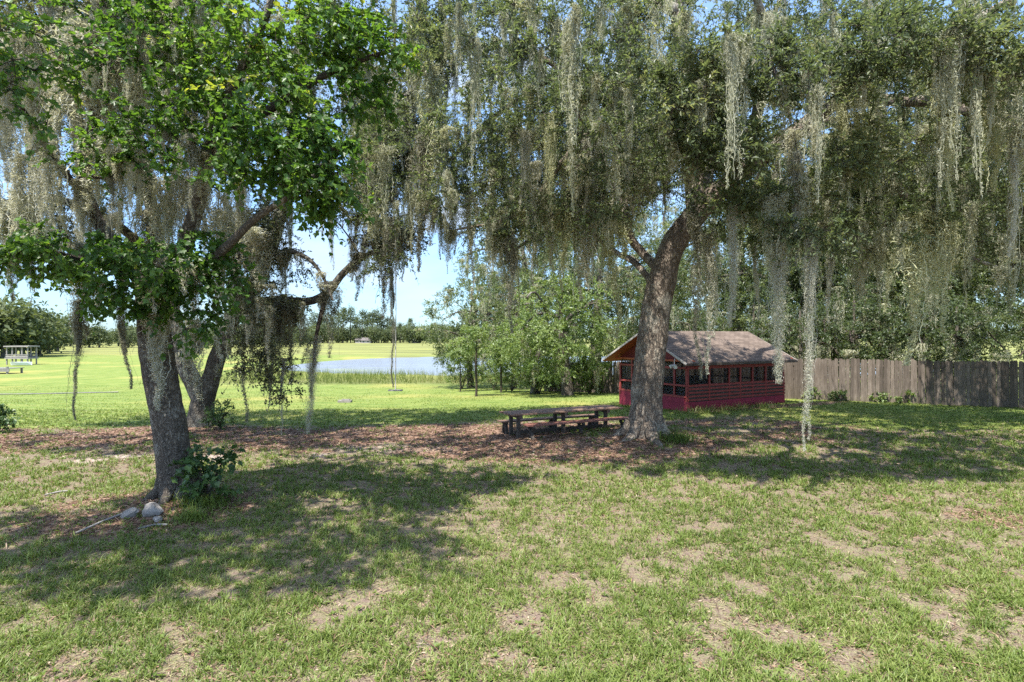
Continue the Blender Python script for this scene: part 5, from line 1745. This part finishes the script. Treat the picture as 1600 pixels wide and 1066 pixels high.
rp = nt.nodes.new('ShaderNodeValToRGB'); rp.color_ramp.elements[0].position = .48; rp.color_ramp.elements[0].color = (.0, .0, .0, 1)
rp.color_ramp.elements[1].position = .66; rp.color_ramp.elements[1].color = (.8, .8, .8, 1)
mx = nt.nodes.new('ShaderNodeMix'); mx.data_type = 'RGBA'; mx.inputs[7].default_value = (3.0, 3.3, 3.8, 1)
nt.links.new(tc.outputs['Generated'], mp.inputs['Vector']); nt.links.new(mp.outputs[0], nz.inputs['Vector'])
nt.links.new(nz.outputs['Fac'], rp.inputs[0]); nt.links.new(rp.outputs[0], mx.inputs[0])
tn = nt.nodes.new('ShaderNodeMix'); tn.data_type = 'RGBA'; tn.blend_type = 'MULTIPLY'; tn.inputs[0].default_value = 1; gx = nt.nodes.new('ShaderNodeTexCoord'); gs = nt.nodes.new('ShaderNodeSeparateXYZ'); nt.links.new(gx.outputs['Generated'], gs.inputs[0])
gr = nt.nodes.new('ShaderNodeValToRGB'); ge = gr.color_ramp.elements; ge.new(.35)
for k_, (p_, c_) in enumerate([(0.0, (.40, .56, .80, 1)), (.35, (.95, 1.05, 1.12, 1)), (1.0, (2.3, 2.1, 1.9, 1))]):
    ge[k_].position = p_; ge[k_].color = c_
nt.links.new(gs.outputs[2], gr.inputs[0]); nt.links.new(gr.outputs[0], tn.inputs[7])
nt.links.new(sky.outputs[0], tn.inputs[6]); nt.links.new(tn.outputs[2], mx.inputs[6]); nt.links.new(mx.outputs[2], bg.inputs['Color'])
ow = nt.nodes.new('ShaderNodeOutputWorld'); nt.links.new(bg.outputs[0], ow.inputs['Surface'])

cam = bpy.data.cameras.new('camera'); cam.sensor_width = 36; cam.lens = F / 1600 * 36
cam.clip_start = .1; cam.clip_end = 6000; cam.shift_y = -(533 - HY) / 1600
co = bpy.data.objects.new('camera', cam); COL.objects.link(co)
co.location = (0, 0, CH); co.rotation_euler = (math.pi / 2, 0, 0)
scene.camera = co
scene.view_settings.view_transform = 'Standard'; scene.view_settings.look = 'None'
scene.view_settings.exposure = 1.45; scene.view_settings.gamma = 1.0
cy = scene.cycles
cy.max_bounces = 7; cy.diffuse_bounces = 4; cy.glossy_bounces = 2; cy.transmission_bounces = 4; cy.transparent_max_bounces = 8
cy.caustics_reflective = False; cy.caustics_refractive = False
cy.use_denoising = False; cy.sample_clamp_indirect = 5
print('nodes ok')
